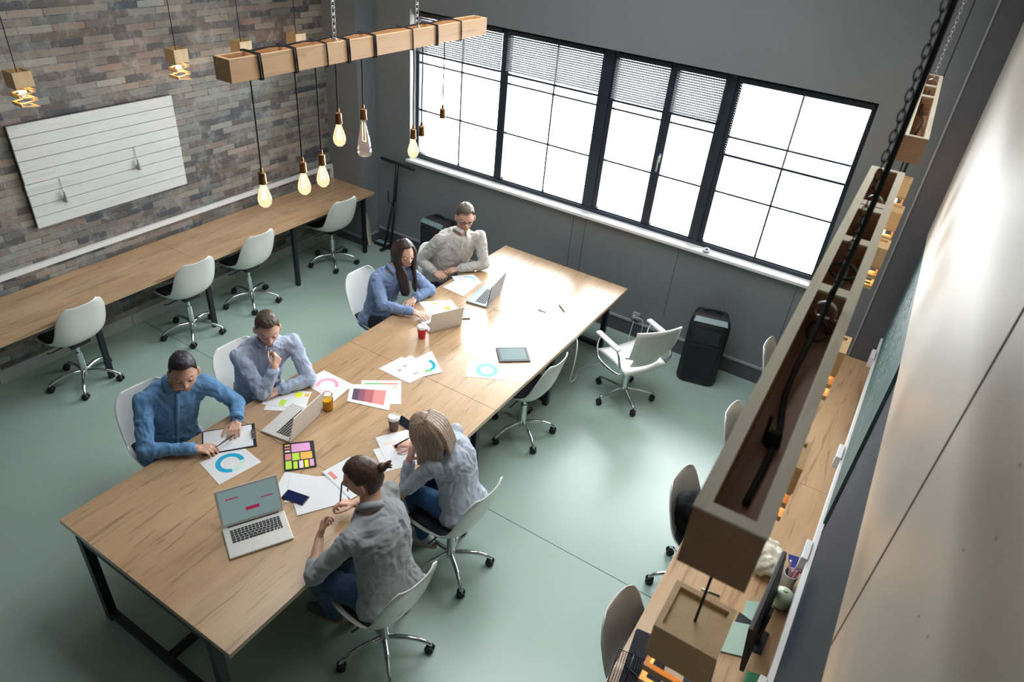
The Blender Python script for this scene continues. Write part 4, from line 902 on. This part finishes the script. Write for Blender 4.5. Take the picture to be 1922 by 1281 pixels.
for k in range(20):
    a = k*2.39; rr = .07*math.sqrt(k/20); add_sphere(bm, (rr*math.cos(a), 1.25*rr*math.sin(a), .05+.05*math.sin(k*1.7)**2), .045, (1, 1, .9), 10)
t = thing('cotton_bag', 'crumpled cream cotton bag lying on the right desk beside the monitor', 'bag', (5.91, -3.03, .751))
obj('bag_cloth', remesh(bm, .009, 3, wr=.014, ws=16, seed=4), M['canvas'], t, True)
poly('green_folder', [(5.90, -3.32), (5.99, -3.27), (6.0, -3.43), (5.91, -3.45)], .7505, 'mint green folder lying under the cream bag on the right desk', 'folder', 'greenfile', .006)
poly('mint_tray', [(5.86, -3.50), (5.96, -3.46), (5.98, -3.66), (5.87, -3.70)], .7505, 'flat mint tray on the desk side of the black monitor', 'tray', 'greenfile', .01)
poly('green_card', [(6.02, -3.72), (6.10, -3.70), (6.10, -3.86), (6.02, -3.88)], .7505, 'glossy green card lying behind the foot of the monitor', 'card', 'greensheet', .006)
t = thing('label_marker', 'small pale marker with dark tip lying on the right desk', 'marker', (5.71, -3.39, .757), math.radians(5))
bm = new(); add_tube(bm, [(-.04, 0, 0), (0, 0, 0)], .006, 8); obj('cap', bm, M['white'], t, True, 40)
bm = new(); add_tube(bm, [(0, 0, 0), (.06, .004, 0)], .005, 8); obj('barrel', bm, M['black'], t, True, 40)
t = thing('computer_monitor', 'thin black monitor on a stand seen edge-on at the bottom right', 'monitor', (5.985, -3.52, .751), math.radians(-2))
m4 = Matrix.Translation((0, 0, .22)) @ Matrix.Rotation(math.radians(-7), 4, 'Y')
bm = new(); add_box(bm, (-.012, -.28, -.14), (.010, .28, .16), m4, bev=.004); obj('screen_case', bm, M['rubber'], t)
bm = new(); add_box(bm, (-.0135, -.268, -.128), (-.0118, .268, .15), m4); obj('display', bm, M['screen_off'], t)
bm = new(); add_prism(bm, [(-.10, -.10), (.07, -.07), (.07, .07), (-.10, .10)], 0, .008); obj('stand_foot', bm, M['black'], t)
bm = new(); add_box(bm, (.02, -.03, .006), (.04, .03, .24), bev=.004); obj('stand_neck', bm, M['black'], t)
t = thing('keyboard_tray', 'dark keyboard lying in front of the monitor at the bottom edge', 'keyboard', (5.83, -3.93, .751), math.radians(5))
bm = new(); add_box(bm, (-.06, -.17, 0), (.06, .17, .014), bev=.004); obj('case', bm, M['black'], t)
bm = new()
for i in range(5):
    for j in range(14): add_box(bm, (-.052+i*.021, -.16+j*.023, .0138), (-.034+i*.021, -.141+j*.023, .018))
obj('keycaps', bm, M['key'], t)
#PEOPLE
# ------------------------------------------------------------------ people
def lerp(a, b, t): return a+(b-a)*t
def head_matrix(face, c, roll=0):
    X = V(face).normalized(); Yv = V((0, 0, 1)).cross(X).normalized(); Z = X.cross(Yv)
    R_ = Matrix((X, Yv, Z)).transposed() @ Matrix.Rotation(roll, 3, 'X')
    m = R_.to_4x4(); m.translation = V(c); return m
def head_pt(d, f=1.0):
    """skull and face surface; x forward, y left, z up, metres from the head centre"""
    x, y, z = d
    X = x*.098; Yy = y*.076; Z = z*.122
    g = lambda q, s: math.exp(-(q/s)**2)
    if z < 0:
        Yy *= 1-.22*(-z)**1.5*(.55+.45*max(0, x))
        if x < 0: X *= 1-.42*(-z)**1.5
        else: X *= 1-.06*(-z)
    if x < 0: X *= 1.06
    if x > 0: X = X*(1-.10*(y*y))-.004*(1 if x > .6 else x/.6)
    if x > 0:
        fx = min(1, x*1.4)
        X += fx*.026*g(Yy, .0125)*(g(Z+.030, .016)+.55*g(Z+.010, .018))          # nose
        X -= fx*.011*(g(Yy-.031, .015)+g(Yy+.031, .015))*g(Z-.004, .012)          # eye sockets
        X += fx*.006*(g(Yy-.03, .022)+g(Yy+.03, .022))*g(Z-.024, .009)            # brow
        X += fx*.007*g(Yy, .022)*(g(Z+.060, .006)+g(Z+.072, .006))                # lips
        X -= fx*.003*g(Yy, .02)*g(Z+.066, .003)
        X += fx*.010*g(Yy, .022)*g(Z+.100, .014)                                  # chin
        X += fx*.004*(g(Yy-.045, .02)+g(Yy+.045, .02))*g(Z+.022, .02)             # cheeks
    return V((X, Yy, Z))*f
def sphere_dirs(nu, nv):
    return [[V((math.cos(2*PI*i/nu)*math.sin(PI*j/nv), math.sin(2*PI*i/nu)*math.sin(PI*j/nv), math.cos(PI*j/nv))) for i in range(nu)] for j in range(nv+1)]
def add_head(bm, m4, f=1.0):
    D = sphere_dirs(56, 44); rings = []
    for j, r in enumerate(D):
        rings.append([bm.verts.new(m4 @ head_pt(r[0], f))] if j in (0, 44) else [bm.verts.new(m4 @ head_pt(d, f)) for d in r])
    for A, B in zip(rings, rings[1:]):
        for i in range(56):
            q = [A[i % len(A)], B[i % len(B)], B[(i+1) % len(B)], A[(i+1) % len(A)]]; u = []
            for v in q:
                if v not in u: u.append(v)
            bm.faces.new(u)
    for s in (-1, 1):
        r3 = m4.to_3x3().to_4x4()
        add_sphere(bm, m4 @ V((-.006, s*.082*f, -.006)), .023, (.72, .50, 1.4), 14, r3 @ Matrix.Rotation(s*-.35, 4, 'Z'))
def hair_cap(m4, kind, f=1.0, seed=0):
    bm = new(); D = sphere_dirs(64, 48)
    def keep(p):
        z, x, y = p.z/f, p.x/f, abs(p.y/f)
        if kind == 'short':
            line = .080 if x > .045 else lerp(.012, .080, max(0, min(1, (x-.005)/.04))) if x > .005 else (.010 if x > -.022 else -.055)
            return z > line+.004*noise.noise(V((x*60, y*60, seed)))
        if kind == 'long': return z > (.090 if x > .05 else lerp(-.05, .090, max(0, min(1, (x-.0)/.05))) if x > 0 else -.10) 
        if kind == 'bun':
            line = .074 if x > .05 else lerp(.022, .078, max(0, min(1, (x-.008)/.04))) if x > .008 else (.020 if x > -.026 else -.065)
            return z > line
    vs = {}
    def vert(j, i):
        k = (j, i % 64) if 0 < j < 48 else (j, 0)
        if k not in vs:
            p = head_pt(D[j][i % 64], f); z = p.z/f
            if kind == 'short': th = .003+.019*max(0, min(1, (z-.02)/.08))+.004*max(0, p.x/f/.09)*max(0, (z-.05)/.06)
            elif kind == 'long': th = .014
            else: th = .008+.005*max(0, z/.1)
            n1 = noise.noise(V((p.x*70, p.y*70, p.z*70+seed)))
            th *= 1+.22*n1
            vs[k] = (bm.verts.new(m4 @ (p+D[j][i % 64]*th)), p)
        return vs[k]
    for j in range(48):
        for i in range(64):
            q = [vert(j, i), vert(j+1, i), vert(j+1, i+1), vert(j, i+1)]
            c = sum((a[1] for a in q), V())/4
            if not keep(c): continue
            u = []
            for a in q:
                if a[0] not in u: u.append(a[0])
            if len(u) > 2: bm.faces.new(u)
    for v in [v for v in bm.verts if not v.link_faces]: bm.verts.remove(v)
    return bm
def add_hand(bm, w, d, palm, side, curl=.6, f=1.0, spread=1.0, thumb=.6):
    """w wrist, d knuckle direction, palm = direction the palm faces, side = +1 thumb lies along (d x palm)"""
    w = V(w); d = V(d).normalized(); n = V(palm); n = (n-d*n.dot(d)).normalized(); s = d.cross(n)*side
    K = []
    for k in range(4):                                   # index .. little
        o = (.030-.0195*k)*f; K.append(w+d*(.088-.004*abs(k-1)-.003*k)*f+s*o)
        capsule(bm, w+d*.012*f+s*o*.62, K[-1], .0125*f, .0108*f, 8)
    capsule(bm, w-d*.03*f, w+d*.02*f, .021*f, .020*f, 10)
    add_sphere(bm, w+d*.03*f+s*.020*f+n*.006*f, .017*f, seg=10)
    for k, ln in enumerate((.068, .076, .071, .056)):
        a = curl*(.75+.10*k); p = K[k]; dd = (d+s*(.10-.07*k)*spread).normalized(); r = .0088*f if k < 3 else .0076*f; ang = 0
        for q, frac in enumerate((.45, .31, .24)):
            ang += a*(.75 if q == 0 else 1.0)
            v = dd*math.cos(ang)+n*math.sin(ang); e = p+v*ln*frac*f
            capsule(bm, p, e, r, r*.90, 8); p = e; r *= .90
    p = w+d*.022*f+s*.026*f+n*.006*f; v = (d*.62+s*.72+n*.35*thumb).normalized(); r = .0108*f
    for q, ln in enumerate((.040, .032, .026)):
        e = p+v*ln*f; capsule(bm, p, e, r, r*.9, 8); p = e; r *= .9; v = (v+d*.45-s*.30+n*.28*thumb).normalized()
def ring_loft(bm, rings, seg=20):
    """rings: centre, lateral vector, depth vector"""
    R_ = []
    for c, a, b in rings:
        R_.append([bm.verts.new(c+a*math.copysign(abs(math.cos(t))**.85, math.cos(t))+b*math.copysign(abs(math.sin(t))**.85, math.sin(t))) for t in (2*PI*k/seg for k in range(seg))])
    for A, B in zip(R_, R_[1:]):
        for k in range(seg): bm.faces.new((A[k], A[(k+1) % seg], B[(k+1) % seg], B[k]))
    bm.faces.new(R_[0][::-1]); bm.faces.new(R_[-1])
def person(label, J, shirt, pants, skin, hair, hairm, shoes='shoe', f=1.0, roll=0, seed=1, legs=True, neckline=True, cuffs=(1, 1), rolled=False, wr=.010, slim=1.0, stubble=None):
    P = {k: V(v) for k, v in J.items()}
    root = thing('person', label, 'person', (P['hip'].x, P['hip'].y, 0))
    fin = lambda nm, bm, m, sm=True: obj(nm, local(bm, root), m, root, sm)
    m4 = head_matrix(P['face'], P['head'], roll); Hc = P['head']; Zh = (m4.to_3x3() @ V((0, 0, 1))); Xh = (m4.to_3x3() @ V((1, 0, 0)))
    lat = (P['ls']-P['rs']); sw = lat.length/2; lat.normalize(); mid = (P['ls']+P['rs'])/2
    N = mid+V((0, 0, .045)); hp = P['hip']; ax = (N-hp).normalized()
    fw = lat.cross(ax)                                   # forward of the chest
    if fw.dot(P['face']) < 0: fw = -fw
    back = -fw
    lat0 = P.get('lat0', lat).normalized()
    def torso(bm, g, top=True):
        rr = []
        for t, w, dp, bulge in ((0, .172, .125, .0), (.12, .165, .125, .0), (.30, .150, .115, .008), (.5, .158, .118, .022), (.70, .172, .122, .028), (.84, .165, .110, .02), (.93, .125, .085, .008), (1.0, .075, .065, 0)):
            c = lerp(hp, N, t)+back*bulge; la = lerp(lat0, lat, t).normalized(); dv = ax.cross(la).normalized()
            k = slim*f if t < .8 else 1.0*f
            ww = w*k if t < .8 else min(w*k, sw*.93)
            rr.append((c, la*(ww+g), dv*(dp*slim*f+g)))
        ring_loft(bm, rr)
    sh = {}
    # ---- body: one continuous surface
    bm = new(); torso(bm, -.022); add_head(bm, m4, f)
    nb = N-V((0, 0, .02)); nt = Hc-Zh*.065*f-Xh*.022*f; capsule(bm, nb, nt, .058*f, .053*f, 16); capsule(bm, nt, Hc-Zh*.02*f-Xh*.015*f, .053*f, .055*f, 12)
    for s in 'lr':
        S_, E_, W_, = P[s+'s']+V((0, 0, -.018)), P[s+'e'], P[s+'w']
        capsule(bm, S_, E_, .036*f, .034*f, 10); capsule(bm, E_, W_, .037*f, .024*f, 12); capsule(bm, N-V((0, 0, .06)), S_, .040*f, .036*f, 10)
        add_hand(bm, W_, P[s+'h']-W_, P[s+'p'], -1 if s == 'l' else 1, P.get(s+'curl', V((.6, 0, 0))).x, f)
    for s in 'lr':
        K_, A_ = P[s+'k'], P[s+'a']; hj = hp+lat0*(.09 if s == 'l' else -.09)*f+V((0, 0, -.02))
        capsule(bm, hj, K_, .075*f, .050*f, 10); capsule(bm, K_, A_, .050*f, .032*f, 10)
        capsule(bm, A_, A_+V((0, 0, -.03))+(P[s+'t']-A_).normalized()*.12, .03, .025, 8)
    fin('body', remesh(bm, .0046, 2), M[skin])
    # ---- shirt
    bm = new(); torso(bm, .010); capsule(bm, hp-lat0*.085*f-ax*.02, hp+lat0*.085*f-ax*.02, .128*f*slim, .128*f*slim, 14)
    for s in 'lr':
        S_, E_, W_ = P[s+'s']+V((0, 0, -.018)), P[s+'e'], P[s+'w']
        capsule(bm, S_, E_, .058*f, .048*f, 14); capsule(bm, N-V((0, 0, .052)), S_, .054*f, .052*f, 12)
        capsule(bm, lerp(hp, N, .72)+(S_-mid)*.55, S_, .075*f, .055*f, 12)
        i = 0 if s == 'l' else 1
        We = lerp(E_, W_, cuffs[i]); capsule(bm, E_, We-(We-E_).normalized()*.03, .051*f, .038*f, 14)
        add_sphere(bm, lerp(S_, E_, .97), .054*f, seg=12)
    fin('shirt', remesh(bm, .0075, 4, wr=wr, ws=14, seed=seed), M[shirt])
    for s in 'lr':
        i = 0 if s == 'l' else 1; E_, W_ = P[s+'e'], P[s+'w']; We = lerp(E_, W_, cuffs[i]); d = (We-E_).normalized()
        r0 = .040*f if cuffs[i] > .9 else .047*f
        bm = new(); a0 = We-d*.062; a1 = We-d*.006
        add_tube(bm, [a0, a0+d*.006, lerp(a0, a1, .5), a1-d*.004, a1, a1-d*.004, a0+d*.01], [r0*.93, r0, r0*.98, r0, r0*.96, r0*.86, r0*.82], 18, caps=False)
        fin('cuff', bm, M[shirt])
    # collar
    bm = new(); un = (nt-nb).normalized(); cx_, cy_ = fw-un*fw.dot(un), None; cx_.normalize(); cy_ = un.cross(cx_)
    n = 28; rings = [[], [], [], []]; cb_ = N+un*.004
    for k in range(n+1):
        a = .30+(2*PI-.60)*k/n; fr_ = (math.cos(a)+1)/2
        dirv = cx_*math.cos(a)+cy_*math.sin(a)
        for q, (rr, hh) in enumerate(((.062, -.02), (.0565, .026-.012*fr_), (.061, .030-.012*fr_), (.071+.008*fr_, -.004-.026*fr_**3))):
            rings[q].append(bm.verts.new(cb_+dirv*rr*f+un*hh*f))
    for A, B in zip(rings, rings[1:]):
        for k in range(n): bm.faces.new((A[k], A[k+1], B[k+1], B[k]))
    co = fin('collar', bm, M[shirt]); md = co.modifiers.new('s', 'SOLIDIFY'); md.thickness = .004
    # button placket down the front
    bm = new(); pts = []
    for t in (.12, .3, .5, .7, .84, .93, .985):
        w = {.12: .125, .3: .115, .5: .118, .7: .122, .84: .110, .93: .085, .985: .066}[t]; blg = {.12: 0, .3: .008, .5: .022, .7: .028, .84: .02, .93: .008, .985: 0}[t]
        c = lerp(hp, N, t)+back*blg; pts.append(c+fw*(w*slim*f+.017))
    P2 = smoothpath(pts, 4); lv = lat*.013; A = [bm.verts.new(p-lv) for p in P2]; B = [bm.verts.new(p+lv) for p in P2]
    for k in range(len(P2)-1): bm.faces.new((A[k], A[k+1], B[k+1], B[k]))
    pk = fin('button_placket', bm, M[shirt]); md = pk.modifiers.new('s', 'SOLIDIFY'); md.thickness = .005
    # ---- trousers and shoes
    bm = new()
    capsule(bm, hp-lat0*.06*f-ax*.03, hp+lat0*.06*f-ax*.03, .110*f*slim, .110*f*slim, 14)
    for s in 'lr':
        K_, A_ = P[s+'k'], P[s+'a']; hj = hp+lat0*(.09 if s == 'l' else -.09)*f+V((0, 0, -.02))
        capsule(bm, hj, K_, .092*f, .066*f, 14); capsule(bm, K_, lerp(K_, A_, .90), .064*f, .048*f, 14)
    fin('trousers', remesh(bm, .009, 3, wr=.007, ws=10, seed=seed+5), M[pants])
    for s in 'lr':
        A_, T_ = P[s+'a'], P[s+'t']; d = V((T_.x-A_.x, T_.y-A_.y, 0)).normalized(); z = A_.z-.045
        bm = new(); b = V((A_.x, A_.y, z+.045)); capsule(bm, b-d*.03+V((0, 0, -.005)), b+d*.05-V((0, 0, .008)), .041, .042, 12); capsule(bm, b+d*.05-V((0, 0, .008)), b+d*.155-V((0, 0, .022)), .042, .032, 12); capsule(bm, A_+V((0, 0, .035)), b, .042, .044, 12)
        so = fin('shoe', remesh(bm, .007, 3), M[shoes])
        bm = new(); pr = d.cross(V((0, 0, 1))); o_ = []
        for k in range(20):
            a = k*2*PI/20; w = .043+.004*math.cos(a); o_.append(b+d*(.055+.148*math.cos(a))+pr*w*math.sin(a)*(1.0 if math.cos(a) > -.3 else .92))
        lo = [bm.verts.new((p.x, p.y, z-.008)) for p in o_]; hi = [bm.verts.new((p.x, p.y, z+.018)) for p in o_]
        bm.faces.new(lo[::-1]); bm.faces.new(hi)
        for k in range(20): bm.faces.new((lo[k], lo[(k+1) % 20], hi[(k+1) % 20], hi[k]))
        s2 = obj('sole', local(bm, root), M['sole'], so, True, 40)
    # ---- face details
    for s in (-1, 1):
        c = m4 @ (V((.0758, s*.031, .002))*f); bm = new(); add_sphere(bm, c, .0108*f, seg=14); e = fin('eye', bm, M['eye'])
        bm = new(); add_sphere(bm, c+(Xh*.0078-Zh*.0045)*f, .0062*f, (1, 1, 1), 10); obj('iris', local(bm, root), M['iris'], e, True)
        bm = new(); add_sphere(bm, c+(Xh*.0006+Zh*.0042)*f, .0122*f, (1, 1.15, 1), 14); fin('upper_eyelid', bm, M[skin])
        bm = new(); pts = []
        for k in range(7):
            y = s*(.014+.036*k/6); z = -.003+.0030*math.sin(PI*k/6)-.001*k/6
            pts.append(m4 @ (V((.0885-.9*(abs(y)-.03)**2*8-.012*(k/6)**2, y, z))*f))
        add_tube(bm, pts, .0016*f, 5); fin('eyelid', bm, M[hairm])
        bm = new(); pts = []
        for k in range(8):
            y = s*(.012+.040*k/7); z = .0235+.005*math.sin(PI*k/7*.9)-.002*k/7
            ray_ = V((.088-.35*(abs(y)/.06)**2*.05-.010*(k/7)**2, y, z))*f; pts.append(m4 @ ray_)
        add_tube(bm, pts, [.0018, .003, .0036, .0036, .0034, .003, .0022, .0012], 6); fin('eyebrow', bm, M[hairm])
    bm = new(); pts = [m4 @ (V((.0965-(abs(y)/.024)**2*.007, y, -.0655+.0015*abs(y)/.02))*f) for y in [-.024+.006*k for k in range(9)]]
    add_tube(bm, pts, [.001, .003, .0042, .0048, .0046, .0048, .0042, .003, .001], 6); fin('lips', bm, M['lip'])
    # ---- hair
    hb = hair_cap(m4, hair, f, seed); ho = fin('hair', hb, M[hairm]); md = ho.modifiers.new('s', 'SOLIDIFY'); md.thickness = .010; md.offset = -1
    return root, m4, fin, P
def strands(m4, paths, r, vox=.006, wr=.0):
    bm = new()
    for pts in paths:
        P_ = smoothpath([m4 @ V(p) if len(p) == 3 else V(p[:3]) for p in pts], 5); n = len(P_)
        add_tube(bm, P_, [r*(.75+.35*math.sin(PI*min(1, k/(n-1)*1.1+.1)))*(1 if k < n-2 else .6) for k in range(n)], 8)
    return remesh(bm, vox, 2, wr=wr, ws=30)

# -- man in the blue shirt, near left
J1 = dict(hip=(2.27, -4.22, .53), rs=(2.36, -4.372, 1.05), ls=(2.49, -4.03, 1.05), head=(2.515, -4.165, 1.205), face=(.74, -.50, -.13),
          re=(2.50, -4.50, .80), rw=(2.715, -4.315, .80), rh=(2.80, -4.255, .795), rp=(.1, .1, -1), rcurl=(.75, 0, 0),
          le=(2.60, -3.90, .84), lw=(2.715, -4.00, .81), lh=(2.765, -4.065, .80), lp=(.1, -.3, -1), lcurl=(.7, 0, 0),
          lk=(2.70, -4.10, .53), la=(2.72, -4.08, .09), lt=(2.85, -4.06, .05), rk=(2.70, -4.34, .53), ra=(2.72, -4.36, .09), rt=(2.85, -4.38, .05), lat0=(.05, 1, 0))
r1, h1, f1, P1 = person('person with short black hair in a mid-blue shirt, holding a pen over the clipboard', J1, 'blue', 'darkpants', 'skinA', 'short', 'hairblack', seed=1)
bm = new(); d = (P1['lh']-P1['lw']).normalized(); c = P1['lw']-d*.004; x_, y_ = frame_of(d)
add_tube(bm, [c+(x_*math.cos(a*PI/10)+y_*math.sin(a*PI/10))*.027 for a in range(20)], .007, 6, closed=True); w_ = f1('wristwatch', bm, M['black'])
pen((2.80, -4.235, .800), (2.795, -4.085, .800), 'dark pen held between the hands of the man in blue')
# -- man in the pale blue shirt, hand at his chin
J2 = dict(hip=(2.30, -3.53, .53), rs=(2.415, -3.70, 1.045), ls=(2.55, -3.345, 1.035), head=(2.525, -3.525, 1.205), face=(.72, -.50, -.24),
          re=(2.605, -3.695, .80), rw=(2.635, -3.600, .965), rh=(2.625, -3.545, 1.035), rp=(-.9, .3, .3), rcurl=(1.55, 0, 0),
          le=(2.735, -3.395, .80), lw=(2.655, -3.60, .79), lh=(2.63, -3.68, .785), lp=(-.2, 0, -1), lcurl=(.5, 0, 0),
          lk=(2.72, -3.44, .53), la=(2.74, -3.42, .09), lt=(2.87, -3.40, .05), rk=(2.72, -3.66, .53), ra=(2.74, -3.68, .09), rt=(2.87, -3.70, .05), lat0=(.05, 1, 0))
person('person with cropped brown hair in a pale blue shirt, resting chin on one hand', J2, 'pale', 'darkpants', 'skinB', 'short', 'hairbrown', seed=2)
# -- dark-haired woman
J3 = dict(hip=(2.22, -2.10, .53), rs=(2.33, -2.225, .985), ls=(2.44, -1.925, .985), head=(2.455, -2.00, 1.175), face=(.86, -.36, -.16),
          re=(2.47, -2.30, .80), rw=(2.725, -2.215, .805), rh=(2.80, -2.205, .80), rp=(0, 0, -1), rcurl=(.35, 0, 0),
          le=(2.60, -1.83, .80), lw=(2.575, -2.02, .79), lh=(2.60, -2.10, .785), lp=(0, 0, -1), lcurl=(.5, 0, 0),
          lk=(2.66, -2.0, .53), la=(2.70, -2.0, .09), lt=(2.83, -2.0, .05), rk=(2.66, -2.2, .53), ra=(2.7, -2.2, .09), rt=(2.83, -2.2, .05), lat0=(.05, 1, 0))
r3, m3, f3, P3 = person('person with long dark brown hair in a soft blue shirt, typing on a pale laptop', J3, 'denimshirt', 'darkpants', 'skinB', 'long', 'hairdark', f=.98, seed=3, slim=.86)
ps = []
for s in (-1, 1):
    for k in range(10):
        a = k/9; x = .048-.115*a; yy = s*(.068+.012*math.sin(a*PI)); e = m3 @ V((x, yy*1.03, -.05)); g = P3['head']
        ps.append([(x*.6, s*.035, .097), (x*.95, yy, .03), (x, yy*1.05, -.05), (g.x+.055-.05*a, g.y+s*(.060+.028*a), g.z-.16, 0), (g.x+.080-.055*a, g.y+s*(.052+.034*a)+.004*(k % 2), g.z-.27, 0), (g.x+.085-.055*a, g.y+s*(.046+.030*a), g.z-.345-.012*(k % 3), 0)])
for k in range(5):
    y = -.05+.025*k; ps.append([(-.05, y*.7, .10), (-.10, y, .02), (-.105, y, -.08), (-.10, y*1.1, -.20)])
f3('long_hair', strands(m3, ps, .020), M['hairdark'])
# -- man with glasses
J4 = dict(hip=(2.27, -1.22, .55), rs=(2.365, -1.385, 1.07), ls=(2.60, -1.075, 1.07), head=(2.50, -1.185, 1.25), face=(.66, -.70, -.16),
          re=(2.20, -1.46, .82), rw=(2.375, -1.475, .755), rh=(2.455, -1.475, .745), rp=(0, .4, -1), rcurl=(.8, 0, 0),
          le=(2.70, -1.13, .81), lw=(2.545, -1.325, .79), lh=(2.485, -1.395, .77), lp=(-.3, -.2, -1), lcurl=(.7, 0, 0),
          lk=(2.66, -1.35, .53), la=(2.70, -1.38, .09), lt=(2.82, -1.45, .05), rk=(2.52, -1.55, .53), ra=(2.55, -1.6, .09), rt=(2.65, -1.7, .05), lat0=(.35, .9, 0))
r4, m4_, f4, P4 = person('person with glasses and short hair in a light beige shirt, arms resting on the table', J4, 'beige', 'darkpants', 'skinC', 'short', 'hairgrey', f=1.03, seed=4, slim=1.18)
gl = None
for s in (-1, 1):
    bm = new(); add_tube(bm, [m4_ @ V((.104-.006*(abs(math.cos(a*PI/10))), s*.033+.0245*math.cos(a*PI/10), .001+.017*math.sin(a*PI/10))) for a in range(20)], .0026, 6, closed=True)
    if s == -1: add_tube(bm, [m4_ @ V((.104, -.012, .005)), m4_ @ V((.104, .012, .005))], .002, 6)
    add_tube(bm, [m4_ @ V((.098, s*.054, .004)), m4_ @ V((.05, s*.080, .004)), m4_ @ V((-.01, s*.084, .0))], .002, 6); g = f4('glasses', bm, M['glassframe'])
tt = Matrix.Translation((2.17, -1.19, 0))
t_ = dup(c0, (2.34, -1.25, 0), -.5, 'white shell swivel chair hidden under the man with glasses', G['table'])
# -- blonde woman on the right side
J5 = dict(hip=(4.17, -3.50, .54), rs=(4.02, -3.42, 1.03), ls=(4.095, -3.73, 1.025), head=(4.0, -3.675, 1.19), face=(-.80, -.30, -.40),
          re=(3.86, -3.40, .82), rw=(3.755, -3.475, .80), rh=(3.685, -3.50, .79), rp=(.1, 0, -1), rcurl=(.8, 0, 0),
          le=(3.955, -3.80, .80), lw=(3.925, -3.735, .97), lh=(3.935, -3.715, 1.06), lp=(.5, .8, .1), lcurl=(.9, 0, 0),
          lk=(3.83, -3.60, .55), la=(3.93, -3.58, .13), lt=(3.80, -3.60, .07), rk=(3.80, -3.42, .55), ra=(3.86, -3.45, .10), rt=(3.72, -3.45, .06), lat0=(-.05, -1, 0))
r5, m5, f5, P5 = person('person with straight blonde hair in a blue-grey shirt, writing and leaning on one hand', J5, 'stripe', 'jeansB', 'skinB', 'long', 'hairblond', shoes='shoew', f=.94, seed=5, slim=.9, cuffs=(.93, .95))
ps = []
for s in (-1, 1):
    for k in range(7):
        a = k/6; x = .055-.14*a; yy = s*(.072+.008*math.sin(a*PI)); e = m5 @ V((x, yy*1.05, -.06))
        ps.append([(x*.6, s*.04, .097), (x*.95, yy, .03), (x, yy*1.08, -.06), (e.x+.01, e.y, e.z-.06, 0), (e.x+.0, e.y+s*.004, e.z-.13-.012*(k % 3), 0)])
for k in range(6):
    y = -.055+.022*k; ps.append([(-.05, y*.7, .105), (-.10, y, .03), (-.11, y, -.07), (-.105, y*1.1, -.16)])
f5('long_hair', strands(m5, ps, .019), M['hairblond'])
pen((3.66, -3.565, .80), (3.72, -3.48, .845), 'dark pen in the writing hand of the blonde woman')
# -- man with the bun
J6 = dict(hip=(4.20, -4.25, .53), rs=(4.045, -4.05, 1.05), ls=(4.095, -4.41, 1.035), head=(3.985, -4.19, 1.215), face=(-.80, -.54, -.22),
          re=(3.90, -4.00, .83), rw=(3.83, -4.10, .845), rh=(3.765, -4.155, .86), rp=(.3, -.2, -.8), rcurl=(1.05, 0, 0),
          le=(3.975, -4.57, .81), lw=(3.865, -4.41, .875), lh=(3.83, -4.345, .935), lp=(.2, .75, .3), lcurl=(1.15, 0, 0),
          lk=(3.83, -4.42, .54), la=(3.83, -4.33, .10), lt=(3.70, -4.36, .05), rk=(3.80, -4.14, .55), ra=(3.78, -4.20, .13), rt=(3.66, -4.24, .08), lat0=(-.05, -1, 0))
r6, m6, f6, P6 = person('person with chestnut hair tied in a small bun, grey shirt with rolled sleeves and jeans', J6, 'greyshirt', 'jeans', 'skinC', 'bun', 'hairbun', f=1.02, seed=6, cuffs=(.42, .5), wr=.008)
bm = new(); c = m6 @ V((-.118, 0, .055)); add_sphere(bm, c, .026, seg=14)
R3 = m6.to_3x3()
for k in range(6):
    a = k*1.05; add_tube(bm, smoothpath([c, c+R3 @ V((-.03, .012*math.cos(a), .012+.010*math.sin(a))), c+R3 @ V((-.055, .02*math.cos(a), .015+.022*math.sin(a)))], 3), [.014, .013, .011, .009, .007, .005, .002][:7], 6)
f6('hair_bun', remesh(bm, .004, 1), M['hairbun'])
pen((3.775, -4.165, .858), (3.735, -4.10, .96), 'dark pen upright in the hand of the bun-haired man')
